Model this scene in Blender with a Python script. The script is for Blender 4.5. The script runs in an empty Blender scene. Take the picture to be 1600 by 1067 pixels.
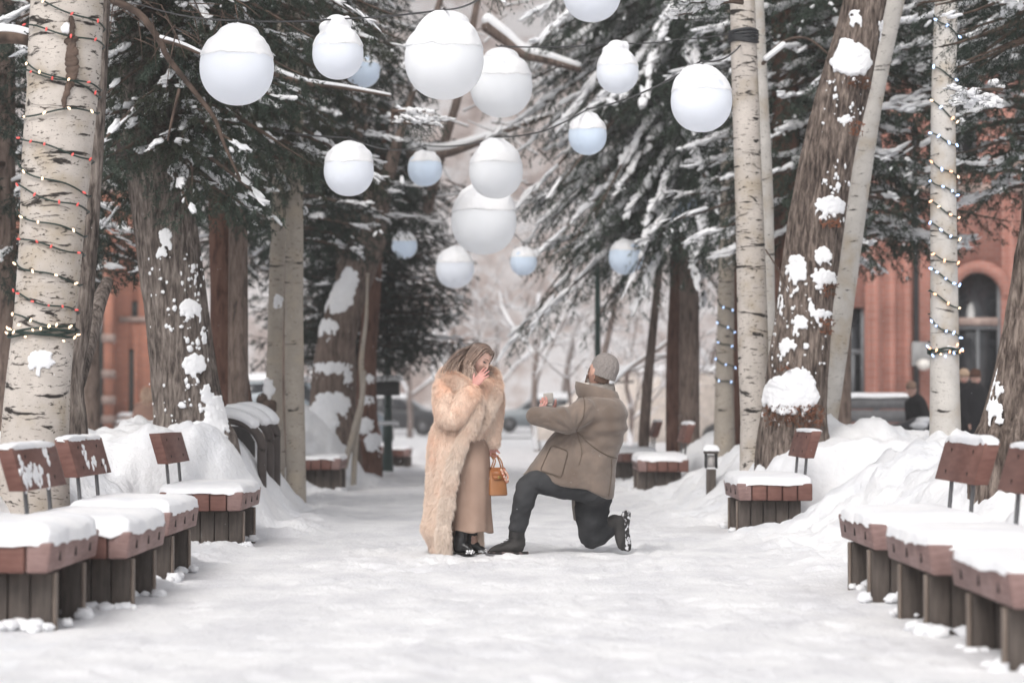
import bpy, math, random
import numpy as np
from mathutils import Vector, Matrix
R = math.radians
rnd = random.Random(7)
RNG = np.random.default_rng(11)
scn = bpy.context.scene
COL = scn.collection

# ------------------------------------------------------------------ camera
CAMH = 1.10; PITCH = R(1.585); FPX = 85/36*1600
cam = bpy.data.cameras.new('camera'); camo = bpy.data.objects.new('camera', cam); COL.objects.link(camo)
cam.lens = 85; cam.sensor_width = 36; cam.clip_end = 3000; cam.clip_start = .1
camo.location = (0, 0, CAMH); camo.rotation_euler = (R(90)+PITCH, 0, 0)
cam.dof.use_dof = True; cam.dof.focus_distance = 18.35; cam.dof.aperture_fstop = 1.7
scn.camera = camo
# ------------------------------------------------------------------ world, sun, exposure
w = bpy.data.worlds.new('World'); scn.world = w; w.use_nodes = True
nt = w.node_tree; nt.nodes.clear()
sky = nt.nodes.new('ShaderNodeTexSky'); sky.sky_type = 'NISHITA'; sky.sun_disc = False
sky.sun_elevation = R(48); sky.sun_rotation = R(200); sky.air_density = 1.0; sky.dust_density = 3.0
hs = nt.nodes.new('ShaderNodeHueSaturation'); hs.inputs['Saturation'].default_value = .22
bg = nt.nodes.new('ShaderNodeBackground'); bg.inputs['Strength'].default_value = .15
wo = nt.nodes.new('ShaderNodeOutputWorld')
nt.links.new(sky.outputs[0], hs.inputs['Color']); nt.links.new(hs.outputs[0], bg.inputs[0]); nt.links.new(bg.outputs[0], wo.inputs[0])
sun = bpy.data.lights.new('sun', 'SUN'); sun.energy = 1.6; sun.angle = R(28); sun.color = (1, .95, .9)
suno = bpy.data.objects.new('sun', sun); COL.objects.link(suno)
suno.rotation_euler = (R(42), 0, R(-20))
scn.view_settings.view_transform = 'Standard'; scn.view_settings.look = 'None'
scn.view_settings.exposure = .38; scn.view_settings.gamma = 1
scn.cycles.max_bounces = 6; scn.cycles.diffuse_bounces = 3; scn.cycles.transmission_bounces = 3; scn.cycles.volume_bounces = 0

# ------------------------------------------------------------------ helpers
def at(px, py, d):
    cp, sp = math.cos(PITCH), math.sin(PITCH)
    u, v = (px-800)/FPX, (533.5-py)/FPX
    D = Vector((u, cp - v*sp, sp + v*cp)); D *= d/D.y
    return Vector((0, 0, CAMH)) + D
def S(d): return FPX/d
def _h(ix, iy, iz, seed):
    n = (ix*374761393 + iy*668265263 + iz*2147483647 + seed*1274126177) & 0x7fffffff
    n = ((n ^ (n >> 13))*1274126177) & 0x7fffffff
    n = ((n ^ (n >> 15))*668265263) & 0x7fffffff
    return ((n ^ (n >> 16)) & 0xffff)/65535.0
def vnoise(x, y, z=0., seed=0):
    x, y, z = np.broadcast_arrays(np.asarray(x, float), np.asarray(y, float), np.asarray(z, float))
    ix, iy, iz = np.floor(x).astype(np.int64), np.floor(y).astype(np.int64), np.floor(z).astype(np.int64)
    fx, fy, fz = x-ix, y-iy, z-iz
    fx, fy, fz = fx*fx*(3-2*fx), fy*fy*(3-2*fy), fz*fz*(3-2*fz)
    r = 0
    for a in (0, 1):
        for b in (0, 1):
            for c in (0, 1):
                r = r + _h(ix+a, iy+b, iz+c, seed)*(fx if a else 1-fx)*(fy if b else 1-fy)*(fz if c else 1-fz)
    return r
def fbm(x, y, z=0., o=4, seed=0):
    r, a, t = 0, .5, 0
    for i in range(o):
        r = r + a*vnoise(np.asarray(x)*2**i, np.asarray(y)*2**i, np.asarray(z)*2**i, seed+i*17); t += a; a *= .5
    return r/t
def sstep(a, b, x):
    t = np.clip((np.asarray(x, float)-a)/(b-a), 0, 1); return t*t*(3-2*t)

class G:
    """collects geometry, builds ONE mesh object"""
    def __init__(s): s.V = []; s.T = []; s.Q = []; s.n = 0; s.tm = []; s.qm = []; s.mi = 0
    def add(s, V, T=None, Q=None):
        V = np.asarray(V, float).reshape(-1, 3)
        if T is not None and len(T): T = np.asarray(T, np.int64).reshape(-1, 3); s.T.append(T+s.n); s.tm.append(np.full(len(T), s.mi))
        if Q is not None and len(Q): Q = np.asarray(Q, np.int64).reshape(-1, 4); s.Q.append(Q+s.n); s.qm.append(np.full(len(Q), s.mi))
        s.V.append(V); s.n += len(V); return s
    def join(s, g):
        V, T, Q = g.arr(); s.add(V, T, Q); return s
    def arr(s):
        V = np.concatenate(s.V) if s.V else np.zeros((0, 3))
        T = np.concatenate(s.T) if s.T else np.zeros((0, 3), np.int64)
        Q = np.concatenate(s.Q) if s.Q else np.zeros((0, 4), np.int64)
        return V, T, Q
    def mesh(s, name, off=(0, 0, 0)):
        V, T, Q = s.arr(); V = V-np.asarray(off)
        me = bpy.data.meshes.new(name)
        me.vertices.add(len(V)); me.vertices.foreach_set('co', V.astype(np.float32).ravel())
        nl = len(T)*3+len(Q)*4; me.loops.add(nl)
        me.loops.foreach_set('vertex_index', np.concatenate([T.ravel(), Q.ravel()]).astype(np.int32))
        me.polygons.add(len(T)+len(Q))
        st = np.concatenate([np.arange(len(T))*3, len(T)*3+np.arange(len(Q))*4]).astype(np.int32)
        me.polygons.foreach_set('loop_start', st)
        me.polygons.foreach_set('loop_total', np.concatenate([np.full(len(T), 3), np.full(len(Q), 4)]).astype(np.int32))
        mi = np.concatenate(s.tm+s.qm) if (s.tm or s.qm) else np.zeros(0)
        me.polygons.foreach_set('material_index', mi.astype(np.int32))
        me.update(calc_edges=True); me.validate()
        return me
    def build(s, name, mats, parent=None, smooth=True, bevel=0):
        off = parent_loc(parent) if parent else (0, 0, 0)
        me = s.mesh(name, off)
        return link(name, me, mats, parent, smooth, bevel)
LOC = {}
def parent_loc(p):
    while p.parent: p = p.parent
    return tuple(p.location)
def link(name, me, mats, parent=None, smooth=True, bevel=0):
    for m in (mats if isinstance(mats, (list, tuple)) else [mats]): me.materials.append(m)
    if smooth: me.polygons.foreach_set('use_smooth', np.ones(len(me.polygons), bool))
    o = bpy.data.objects.new(name, me); COL.objects.link(o)
    if parent: o.parent = parent
    if name.startswith('snow_') and parent or name in ('snow', 'loose_bark', 'twigs'): o['kind'] = 'stuff'
    if bevel:
        b = o.modifiers.new('bevel', 'BEVEL'); b.width = bevel; b.segments = 2; b.limit_method = 'ANGLE'; b.angle_limit = R(40)
    return o
def thing(name, label, cat, loc=(0, 0, 0), group=None, rz=0):
    o = bpy.data.objects.new(name, None); COL.objects.link(o); o.location = loc; o.rotation_euler = (0, 0, rz)
    o.empty_display_size = .2
    o['label'] = label; o['category'] = cat
    if group: o['group'] = group
    return o
def tag(o, label, cat, group=None):
    o['label'] = label; o['category'] = cat
    if group: o['group'] = group
    return o
def clone(root, loc, label, rz=None):
    r = root.copy(); COL.objects.link(r); r.location = loc; r['label'] = label
    if rz is not None: r.rotation_euler = (0, 0, rz)
    for ch in list(root.children):
        c = ch.copy(); COL.objects.link(c); c.parent = r
        for g in list(ch.children):
            d = g.copy(); COL.objects.link(d); d.parent = c
    return r

# shapes ---------------------------------------------------------------
def box(c, sz, rot=None):
    g = G(); x, y, z = [q/2 for q in sz]
    V = np.array([(a*x, b*y, e*z) for a in (-1, 1) for b in (-1, 1) for e in (-1, 1)], float)
    if rot is not None: V = V @ np.array(rot.to_matrix() if hasattr(rot, 'to_matrix') else rot).T
    V += np.asarray(c)
    return g.add(V, Q=[(0, 1, 3, 2), (4, 6, 7, 5), (0, 4, 5, 1), (2, 3, 7, 6), (0, 2, 6, 4), (1, 5, 7, 3)])
def bx(x0, x1, y0, y1, z0, z1): return box(((x0+x1)/2, (y0+y1)/2, (z0+z1)/2), (x1-x0, y1-y0, z1-z0))
def grid_faces(nu, nv, wrap=True):
    """rings nv of nu points"""
    i = np.arange(nv-1)[:, None]*nu; j = np.arange(nu if wrap else nu-1)[None, :]; k = (j+1) % nu
    return np.stack([i+j, i+k, i+nu+k, i+nu+j], -1).reshape(-1, 4)
def rings(Rg, cap=True, inset=0.):
    """Rg: (nv,nu,3) closed rings"""
    nv, nu, _ = Rg.shape; g = G()
    V = Rg.reshape(-1, 3); T = []
    if cap:
        c0, c1 = Rg[0].mean(0), Rg[-1].mean(0)
        if inset: c0 = c0+(Rg[1].mean(0)-c0)*inset
        V = np.concatenate([V, [c0, c1]]); a = nv*nu
        j = np.arange(nu); k = (j+1) % nu
        T = np.concatenate([np.stack([np.full(nu, a), k, j], -1), np.stack([np.full(nu, a+1), (nv-1)*nu+j, (nv-1)*nu+k], -1)])
    return g.add(V, T, grid_faces(nu, nv))
def catmull(P, n):
    P = np.asarray(P, float); m = len(P); E = np.concatenate([[2*P[0]-P[1]], P, [2*P[-1]-P[-2]]])
    out = []
    for i in range(m-1):
        p0, p1, p2, p3 = E[i:i+4]
        for t in np.linspace(0, 1, n, endpoint=False):
            out.append(.5*((2*p1)+(-p0+p2)*t+(2*p0-5*p1+4*p2-p3)*t*t+(-p0+3*p1-3*p2+p3)*t**3))
    out.append(P[-1]); return np.array(out)
def loft(pts, rads, n=14, sub=4, ref=(0, 1, 0), flat=1.0):
    """tube through pts; rads scalar or (ra, rb): rb along ref-ish"""
    P = [tuple(p) for p in pts]; rr = [(r, r*flat) if not isinstance(r, (tuple, list)) else r for r in rads]
    D = catmull(np.concatenate([np.array(P), np.array(rr)], 1), sub) if sub > 1 else np.concatenate([np.array(P), np.array(rr)], 1)
    C, r2 = D[:, :3], np.maximum(D[:, 3:], 1e-4)
    Tn = np.gradient(C, axis=0); Tn /= np.linalg.norm(Tn, axis=1)[:, None]+1e-9
    ref = np.asarray(ref, float); A = np.cross(Tn, ref); A /= np.linalg.norm(A, axis=1)[:, None]+1e-9
    B = np.cross(A, Tn)
    th = np.linspace(0, 2*np.pi, n, endpoint=False)
    Rg = C[:, None] + A[:, None]*np.cos(th)[None, :, None]*r2[:, 0, None, None] - B[:, None]*np.sin(th)[None, :, None]*r2[:, 1, None, None]
    # rounded ends
    e0 = C[0]-Tn[0]*r2[0].min()*.5; e1 = C[-1]+Tn[-1]*r2[-1].min()*.5
    R0 = e0 + (Rg[0]-C[0])*.55; R1 = e1+(Rg[-1]-C[-1])*.55
    return rings(np.concatenate([R0[None], Rg, R1[None]]))
def tube(pts, r, n=6, sub=1):
    pts = np.array([tuple(p) for p in pts]); rads = r if isinstance(r, (list, tuple, np.ndarray)) else [r]*len(pts)
    ref = (0.13, .21, .97) if abs(pts[-1][2]-pts[0][2]) < .8*np.linalg.norm(pts[-1]-pts[0]) else (.1, .99, .05)
    return loft(pts, list(rads), n=n, sub=sub, ref=ref)
_ico = {}
def ico(sub):
    if sub not in _ico:
        import bmesh
        bm = bmesh.new(); bmesh.ops.create_icosphere(bm, subdivisions=sub, radius=1)
        _ico[sub] = (np.array([v.co[:] for v in bm.verts]), np.array([[v.index for v in f.verts] for f in bm.faces])); bm.free()
    return _ico[sub]
def ell(c, r, rot=None, sub=3):
    V, F = ico(sub); V = V*np.asarray(r)
    if rot is not None: V = V @ np.array(rot).T
    return G().add(V+np.asarray(c), F)
def blobs(C, Rr, A=None, sub=2, amp=.25, freq=1.3, seed=3):
    """many noisy ellipsoids; C (n,3), Rr (n,3), A axis directions (n,3) for the local x"""
    V, F = ico(sub); C = np.asarray(C, float); Rr = np.asarray(Rr, float); n = len(C)
    if n == 0: return G()
    L = V[None]*Rr[:, None]
    if A is not None:
        X = np.asarray(A, float); X /= np.linalg.norm(X, axis=1)[:, None]+1e-9
        Z = np.tile([0, 0, 1.], (n, 1)); Y = np.cross(Z, X); Y /= np.linalg.norm(Y, axis=1)[:, None]+1e-6; Z = np.cross(X, Y)
        L = L[..., 0:1]*X[:, None]+L[..., 1:2]*Y[:, None]+L[..., 2:3]*Z[:, None]
    m = 1+amp*2*(fbm(V[None, :, 0]*freq+C[:, None, 0]*9.1, V[None, :, 1]*freq+C[:, None, 1]*9.1, V[None, :, 2]*freq+C[:, None, 2]*9.1, 2, seed)-.5)
    W = C[:, None]+L*m[..., None]
    FF = (F[None]+(np.arange(n)*len(V))[:, None, None]).reshape(-1, 3)
    return G().add(W.reshape(-1, 3), FF)
def fuse(parts, voxel=.012, smooth=5, fac=.5, noise=None):
    g = G()
    for p in parts: g.join(p)
    me = g.mesh('tmp'); o = bpy.data.objects.new('tmp', me); COL.objects.link(o)
    m = o.modifiers.new('r', 'REMESH'); m.mode = 'VOXEL'; m.voxel_size = voxel; m.adaptivity = 0
    if smooth: s = o.modifiers.new('s', 'SMOOTH'); s.iterations = smooth; s.factor = fac
    dg = bpy.context.evaluated_depsgraph_get(); dg.update()
    e = o.evaluated_get(dg).to_mesh()
    n = len(e.vertices); V = np.empty(n*3, np.float32); e.vertices.foreach_get('co', V); V = V.reshape(-1, 3).astype(float)
    nr = np.empty(n*3, np.float32); e.vertices.foreach_get('normal', nr); nr = nr.reshape(-1, 3)
    T, Q = [], []
    lt = np.empty(len(e.polygons), np.int32); e.polygons.foreach_get('loop_total', lt)
    ls = np.empty(len(e.polygons), np.int32); e.polygons.foreach_get('loop_start', ls)
    li = np.empty(len(e.loops), np.int32); e.loops.foreach_get('vertex_index', li)
    q = ls[lt == 4]; t = ls[lt == 3]
    Q = li[q[:, None]+np.arange(4)] if len(q) else None; T = li[t[:, None]+np.arange(3)] if len(t) else None
    if noise: V = V+nr*noise(V)[:, None]
    o.evaluated_get(dg).to_mesh_clear(); bpy.data.objects.remove(o); bpy.data.meshes.remove(me)
    return G().add(V, T, Q)

# materials ---------------------------------------------------------------
def newmat(name):
    m = bpy.data.materials.new(name); m.use_nodes = True
    nt = m.node_tree; b = nt.nodes['Principled BSDF']; return m, nt, b
def c4(c): return (*c, 1) if len(c) == 3 else c
def N(nt, t, **kw):
    n = nt.nodes.new(t)
    for k, v in kw.items():
        if hasattr(n, k): setattr(n, k, v)
        else: n.inputs[k.replace('_', ' ')].default_value = v
    return n
def coords(nt, scale=(1, 1, 1)):
    tc = N(nt, 'ShaderNodeTexCoord'); mp = N(nt, 'ShaderNodeMapping'); mp.inputs['Scale'].default_value = scale
    nt.links.new(tc.outputs['Object'], mp.inputs['Vector']); return mp.outputs[0]
def ramp(nt, src, stops):
    r = N(nt, 'ShaderNodeValToRGB'); e = r.color_ramp.elements
    e[0].position, e[0].color = stops[0][0], c4(stops[0][1]); e[1].position, e[1].color = stops[-1][0], c4(stops[-1][1])
    for p, c in stops[1:-1]: q = e.new(p); q.color = c4(c)
    nt.links.new(src, r.inputs[0]); return r.outputs[0]
def bump(nt, b, src, strength, dist=.01, prev=None):
    n = N(nt, 'ShaderNodeBump'); n.inputs['Strength'].default_value = strength; n.inputs['Distance'].default_value = dist
    nt.links.new(src, n.inputs['Height'])
    if prev: nt.links.new(prev, n.inputs['Normal'])
    nt.links.new(n.outputs[0], b.inputs['Normal']); return n.outputs[0]
def noisemat(name, c1, c2, scale=5, stretch=(1, 1, 1), rough=.8, bst=.0, bsc=30, bd=.01, detail=5, lo=.35, hi=.65, spec=.3, mid=None, sss=0):
    m, nt, b = newmat(name); b.inputs['Roughness'].default_value = rough; b.inputs['Specular IOR Level'].default_value = spec
    v = coords(nt, stretch); n = N(nt, 'ShaderNodeTexNoise', Scale=scale, Detail=detail); nt.links.new(v, n.inputs['Vector'])
    st = [(lo, c1), (hi, c2)] if mid is None else [(lo, c1), ((lo+hi)/2, mid), (hi, c2)]
    nt.links.new(ramp(nt, n.outputs[0], st), b.inputs['Base Color'])
    if bst:
        n2 = N(nt, 'ShaderNodeTexNoise', Scale=bsc, Detail=6); nt.links.new(v, n2.inputs['Vector']); bump(nt, b, n2.outputs[0], bst, bd)
    if sss: b.inputs['Subsurface Weight'].default_value = sss; b.inputs['Subsurface Radius'].default_value = (.02, .008, .005); b.inputs['Subsurface Scale'].default_value = .5
    return m
def flat(name, c, rough=.6, metal=0, spec=.4, emit=None, es=1):
    return _flat(name, c, rough, metal, spec, emit, es)
def _flat(name, c, rough, metal, spec, emit, es):
    c2 = tuple(min(1, x*1.12+.004) for x in c); c1 = tuple(x*.85 for x in c)
    m = noisemat(name, c1, c2, 7, rough=rough, spec=spec, bst=.1, bsc=60, bd=.003)
    b = m.node_tree.nodes['Principled BSDF']; b.inputs['Metallic'].default_value = metal
    if emit: b.inputs['Emission Color'].default_value = c4(emit); b.inputs['Emission Strength'].default_value = es
    return m
M = {}
# snow
def snowmat(name, a, c, sc=2.2, st=.5, bd=.03, stretch=(1, 1, 1)):
    m, nt, b = newmat(name); b.inputs['Roughness'].default_value = .7; b.inputs['Specular IOR Level'].default_value = .25
    v = coords(nt, stretch); n = N(nt, 'ShaderNodeTexNoise', Scale=sc, Detail=8, Roughness=.6); nt.links.new(v, n.inputs['Vector'])
    nt.links.new(ramp(nt, n.outputs[0], [(.35, a), (.6, c)]), b.inputs['Base Color'])
    n1 = N(nt, 'ShaderNodeTexNoise', Scale=14, Detail=8, Roughness=.65); nt.links.new(v, n1.inputs['Vector'])
    p = bump(nt, b, n1.outputs[0], st, bd)
    n2 = N(nt, 'ShaderNodeTexNoise', Scale=130, Detail=3); nt.links.new(v, n2.inputs['Vector']); bump(nt, b, n2.outputs[0], .35, .004, p)
    return m
M['snow'] = snowmat('snow', (.78, .79, .82), (.86, .86, .87), st=.35, bd=.03)
M['snow_bank'] = snowmat('snow_bank', (.76, .77, .80), (.87, .87, .88), 1.4, .6, .05)
M['path'] = snowmat('path_snow', (.68, .68, .705), (.83, .83, .84), 1.5, .65, .035, (1.3, .7, 1))
# wood etc
def woodmat(name, c1, c2, stretch):
    m, nt, b = newmat(name); b.inputs['Roughness'].default_value = .62; b.inputs['Specular IOR Level'].default_value = .3
    v = coords(nt, stretch); n = N(nt, 'ShaderNodeTexNoise', Scale=3, Detail=7, Roughness=.65); nt.links.new(v, n.inputs['Vector'])
    v2 = coords(nt); n2 = N(nt, 'ShaderNodeTexNoise', Scale=2.7, Detail=5); nt.links.new(v2, n2.inputs['Vector'])
    mx = N(nt, 'ShaderNodeMath', operation='ADD'); nt.links.new(n.outputs[0], mx.inputs[0]); nt.links.new(n2.outputs[0], mx.inputs[1])
    md = N(nt, 'ShaderNodeMath', operation='MULTIPLY'); md.inputs[1].default_value = .5; nt.links.new(mx.outputs[0], md.inputs[0])
    nt.links.new(ramp(nt, md.outputs[0], [(.38, c1), (.62, c2)]), b.inputs['Base Color'])
    bump(nt, b, n.outputs[0], .5, .006); return m
M['redwood'] = woodmat('redwood', (.115, .048, .038), (.21, .105, .085), (3, 1.5, 12))
M['redwood_face'] = woodmat('redwood_weathered', (.17, .10, .09), (.30, .20, .185), (3, 2, 14))
M['oldwood'] = woodmat('old_wood', (.045, .036, .031), (.12, .098, .085), (12, 12, 1.5))
M['endgrain'] = woodmat('pale_wood_edge', (.13, .10, .08), (.24, .195, .165), (10, 10, 2))
M['darkslot'] = flat('bolt_recess', (.012, .01, .01), .9)
M['steel'] = flat('galvanised_steel', (.16, .16, .165), .45, .6)
# barks
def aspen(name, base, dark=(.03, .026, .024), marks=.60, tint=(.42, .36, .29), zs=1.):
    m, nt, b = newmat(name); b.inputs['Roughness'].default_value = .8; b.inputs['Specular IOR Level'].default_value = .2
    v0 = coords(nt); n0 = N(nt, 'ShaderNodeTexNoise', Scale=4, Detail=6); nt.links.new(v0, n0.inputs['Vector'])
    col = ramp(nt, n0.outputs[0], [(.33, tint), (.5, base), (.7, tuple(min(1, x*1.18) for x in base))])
    def layer(col, vec_scale, sc, th0, th1, detail, c, rgh=.55):
        v = coords(nt, vec_scale); n = N(nt, 'ShaderNodeTexNoise', Scale=sc, Detail=detail, Roughness=rgh, Distortion=.8); nt.links.new(v, n.inputs['Vector'])
        f = ramp(nt, n.outputs[0], [(th0, (0, 0, 0)), (th1, (1, 1, 1))])
        mx = N(nt, 'ShaderNodeMix', data_type='RGBA'); nt.links.new(f, mx.inputs[0]); nt.links.new(col, mx.inputs[6]); mx.inputs[7].default_value = c4(c)
        return mx.outputs[2], f
    col, f1 = layer(col, (1, 1, 4.5*zs), 3.2, marks+.02, marks+.06, 7, dark, .6)      # wide scars
    col, f2 = layer(col, (2.5, 2.5, 9*zs), 6, marks+.03, marks+.07, 4, (.075, .062, .052))     # short dashes
    col, f3 = layer(col, (4, 4, 5), 16, .66, .72, 2, (.13, .11, .09))
    nt.links.new(col, b.inputs['Base Color'])
    v = coords(nt, (1, 1, 5)); n = N(nt, 'ShaderNodeTexNoise', Scale=22, Detail=5); nt.links.new(v, n.inputs['Vector'])
    p = bump(nt, b, n.outputs[0], .35, .008); bump(nt, b, f1, .6, .01, p); return m
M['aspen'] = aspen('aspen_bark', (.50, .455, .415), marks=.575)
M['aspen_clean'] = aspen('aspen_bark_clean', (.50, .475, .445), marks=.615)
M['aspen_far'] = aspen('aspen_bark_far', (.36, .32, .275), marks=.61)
def bark(name, c1, c2, c3, sc=1., bst=1.):
    m, nt, b = newmat(name); b.inputs['Roughness'].default_value = .92; b.inputs['Specular IOR Level'].default_value = .15
    v = coords(nt, (1, 1, .19)); n = N(nt, 'ShaderNodeTexNoise', Scale=30*sc, Detail=8, Roughness=.68); nt.links.new(v, n.inputs['Vector'])
    n.inputs['Distortion'].default_value = .4
    v2 = coords(nt); n2 = N(nt, 'ShaderNodeTexNoise', Scale=3, Detail=5); nt.links.new(v2, n2.inputs['Vector'])
    a = N(nt, 'ShaderNodeMath', operation='MULTIPLY_ADD'); a.inputs[1].default_value = .35; nt.links.new(n2.outputs[0], a.inputs[0]); nt.links.new(n.outputs[0], a.inputs[2])
    nt.links.new(ramp(nt, a.outputs[0], [(.52, c1), (.66, c2), (.85, c3)]), b.inputs['Base Color'])
    bump(nt, b, n.outputs[0], bst, .025); return m
M['cotton'] = bark('furrowed_grey_bark', (.028, .023, .020), (.125, .102, .090), (.29, .25, .222))
M['cotton_warm'] = bark('furrowed_warm_bark', (.026, .020, .017), (.130, .101, .086), (.33, .27, .232))
M['redbark'] = bark('reddish_bark', (.05, .024, .018), (.12, .062, .046), (.17, .095, .072), .8, .6)
M['brownbark'] = bark('brown_bark', (.05, .038, .033), (.15, .112, .094), (.24, .185, .158), .8, .6)
M['twig'] = noisemat('twig_brown', (.05, .035, .028), (.13, .09, .07), 9)
M['paletwig'] = noisemat('bare_twig', (.14, .11, .10), (.25, .20, .18), 6)
def island(m, lo, hi):
    """each strand or needle has its own slightly different tone"""
    nt = m.node_tree; b = nt.nodes['Principled BSDF']; src = b.inputs['Base Color'].links[0].from_socket
    ge = N(nt, 'ShaderNodeNewGeometry'); mr = N(nt, 'ShaderNodeMapRange'); mr.inputs['To Min'].default_value = lo; mr.inputs['To Max'].default_value = hi; nt.links.new(ge.outputs['Random Per Island'], mr.inputs['Value'])
    vm = N(nt, 'ShaderNodeVectorMath', operation='SCALE'); nt.links.new(src, vm.inputs[0]); nt.links.new(mr.outputs[0], vm.inputs['Scale']); nt.links.new(vm.outputs[0], b.inputs['Base Color']); return m
def needle(name, a, c, tw=0):
    m = noisemat(name, a, c, 3.2, rough=.7, lo=.3, hi=.7, spec=.2, detail=8); return island(m, .6, 1.5)
M['needleA'] = needle('spruce_needles_dark', (.008, .014, .011), (.032, .046, .036))
M['needleB'] = needle('spruce_needles_grey', (.015, .025, .019), (.058, .078, .058))
M['needleC'] = needle('spruce_needles_olive', (.016, .021, .014), (.058, .066, .045))
# ------------------------------------------------------------------ ground
BENCH = []   # (side, xEdge, yNear, length)
BL = [(-1, -2.26, 11.9, 1.38), (-1, -2.10, 13.35, 1.38), (-1, -2.16, 15.35, 1.38), (-1, -2.12, 19.1, 1.38), (-1, -2.26, 32.0, 1.38), (-1, -2.25, 44.2, 1.38), (-1, -1.93, 45.7, 1.3)]
BR = [(1, 2.08, 10.15, 1.38), (1, 2.02, 11.75, 1.38), (1, 2.05, 13.85, 1.38), (1, 1.98, 21.3, 1.38), (1, 1.60, 31.0, 1.38), (1, 1.53, 36.6, 1.38)]
MOUND = [(-2.9, 21.5, .0, .9), (-2.75, 34.9, .62, .9), (2.95, 24.2, .25, 1.2), (4.6, 19.8, .14, 1.5), (-3.1, 27, .2, .8), (2.5, 33.6, .25, .9), (3.6, 17.6, .08, 1.4), (-4.2, 20, .0, 1.5), (-.9, 52, .0, 2)]
def H(x, y):
    x = np.asarray(x, float); y = np.asarray(y, float); ax = np.abs(x)
    edge = np.where(x < 0, np.interp(y, [8, 15, 18.5, 21.5, 24.5, 27, 31, 35, 60], [2.9, 2.55, 2.4, 2.0, 2.05, 2.3, 2.5, 2.0, 2.3]), np.interp(y, [8, 13, 17, 20, 24, 30, 45, 60], [2.8, 2.5, 2.35, 2.1, 1.75, 1.55, 1.5, 2.3]))+.35*(fbm(x*.0+np.sign(x)*9, y*.6, 0, 3, 4)-.5)
    for s, xe, y0, L in BL+BR:
        m = sstep(y0-.75, y0-.1, y)*(1-sstep(y0+L+.0, y0+L+.6, y))*(np.sign(x) == s)
        edge = np.maximum(edge, m*(abs(xe)+.58))
    edge = np.where(y < 10.5, np.maximum(edge, 2.8), edge)
    top = np.interp(y, [0, 9, 14, 20, 26, 34, 50, 80, 110], [.5, .6, .80, .84, .82, .62, .3, .15, 0])
    top = top*np.where(x > 0, .88, 1)
    top = top*(.84+.32*fbm(x*.45, y*.45, 0, 3, 8))
    run = np.where(x < 0, np.interp(y, [10, 16, 20, 21.5, 27, 33, 40], [1.35, 1.5, 1.3, .75, .85, 1.2, 1.7]), np.interp(y, [10, 16, 24, 40], [1.35, 1.6, 1.4, 1.7]))
    h = top*sstep(0, 1, (ax-edge)/run)
    h = h*(1-.5*sstep(3.5, 6.5, ax)*(x < 0))*(1-.45*sstep(4.6, 8, ax)*(x > 0))
    for mx, my, mh, mr in MOUND:
        h = h+mh*np.exp(-((x-mx)**2+(y-my)**2)/(mr*mr)*1.6)*sstep(0, .7, ax-edge+.1)
    side = sstep(-.5, .5, ax-edge)
    lump = (fbm(x*1.9, y*1.5, 0, 4, 2)-.5)*.34+np.abs(fbm(x*4, y*3.2, 0, 4, 5)-.5)*.30+(fbm(x*13, y*9, 0, 2, 6)-.5)*.03
    h = h+lump*side*np.interp(y, [30, 60], [1, .4])
    # trodden path: ruts, footprints, loose clods at the edges
    pn = (fbm(x*3.1, y*2.0, 0, 4, 21)-.5)*.014+(fbm(x*9, y*5, 0, 3, 23)-.5)*.010
    pits = sstep(.62, .74, vnoise(x*4.2, y*2.6, 0, 31))*-.014
    clod = sstep(.60, .78, vnoise(x*7, y*6, 0, 33))*.05*sstep(-.55, -.05, ax-edge)*(1-side)
    bermy = .05*np.exp(-((ax-edge+.1)/.22)**2)
    h = h+(pn+pits)*(1-side)+clod+bermy*fbm(x*3, y*3, 0, 2, 40)
    return h
def H1(x, y): return float(H(np.array([x]), np.array([y]))[0])
xs = np.arange(-4.6, 4.6001, .034)
o = [4.6]
while o[-1] < 420: o.append(o[-1]+max(.06, (o[-1]-4.5)*.16))
xs = np.concatenate([-np.array(o[:0:-1]), xs, np.array(o[1:])])
ys = [-30, -20, -12, -6, -2, 1, 3, 5, 6.5, 7.5, 8.3]
while ys[-1] < 36: ys.append(ys[-1]*1.0042)
while ys[-1] < 130: ys.append(ys[-1]*1.013)
while ys[-1] < 900: ys.append(ys[-1]*1.08)
ys = np.array(ys)
X, Y = np.meshgrid(xs, ys); Z = H(X, Y)
q = np.random.default_rng(12)   # boot prints and packed ridges on the path
def prints(n, xr, yr, dep):
    for _ in range(n):
        px_, py_ = q.uniform(*xr), q.uniform(*yr); a_ = q.normal()*.35+(math.pi/2 if q.uniform() < .12 else 0); i0, i1 = np.searchsorted(ys, (py_-.3, py_+.3)); j0, j1 = np.searchsorted(xs, (px_-.3, px_+.3))
        dx, dy = X[i0:i1, j0:j1]-px_, Y[i0:i1, j0:j1]-py_; u_ = dx*math.cos(a_)+dy*math.sin(a_); v_ = -dx*math.sin(a_)+dy*math.cos(a_); r_ = np.sqrt((u_/.062)**2+(v_/.15)**2); d_ = dep*q.uniform(.4, 1.2)
        Z[i0:i1, j0:j1] += d_*(-np.exp(-r_**4)+.45*np.exp(-((r_-1.35)/.35)**2))
prints(700, (-1.9, 1.9), (8, 34), .015); prints(180, (-1.2, 1.1), (16.5, 20), .017)
tr_ = lambda c, w_: np.exp(-((X-c)/w_)**4)
Z += (tr_(-.62+.10*np.sin(Y*.3), .16)+tr_(.72+.12*np.sin(Y*.25+1), .17))*(-.012+.009*np.sin(Y*2*math.pi/.17+np.where(np.sin(X*38) > 0, 1.6, 0)))*sstep(24, 15, Y)*sstep(.35, .6, fbm(X*.4, Y*.5, 0, 2, 3)+.1)
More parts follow.
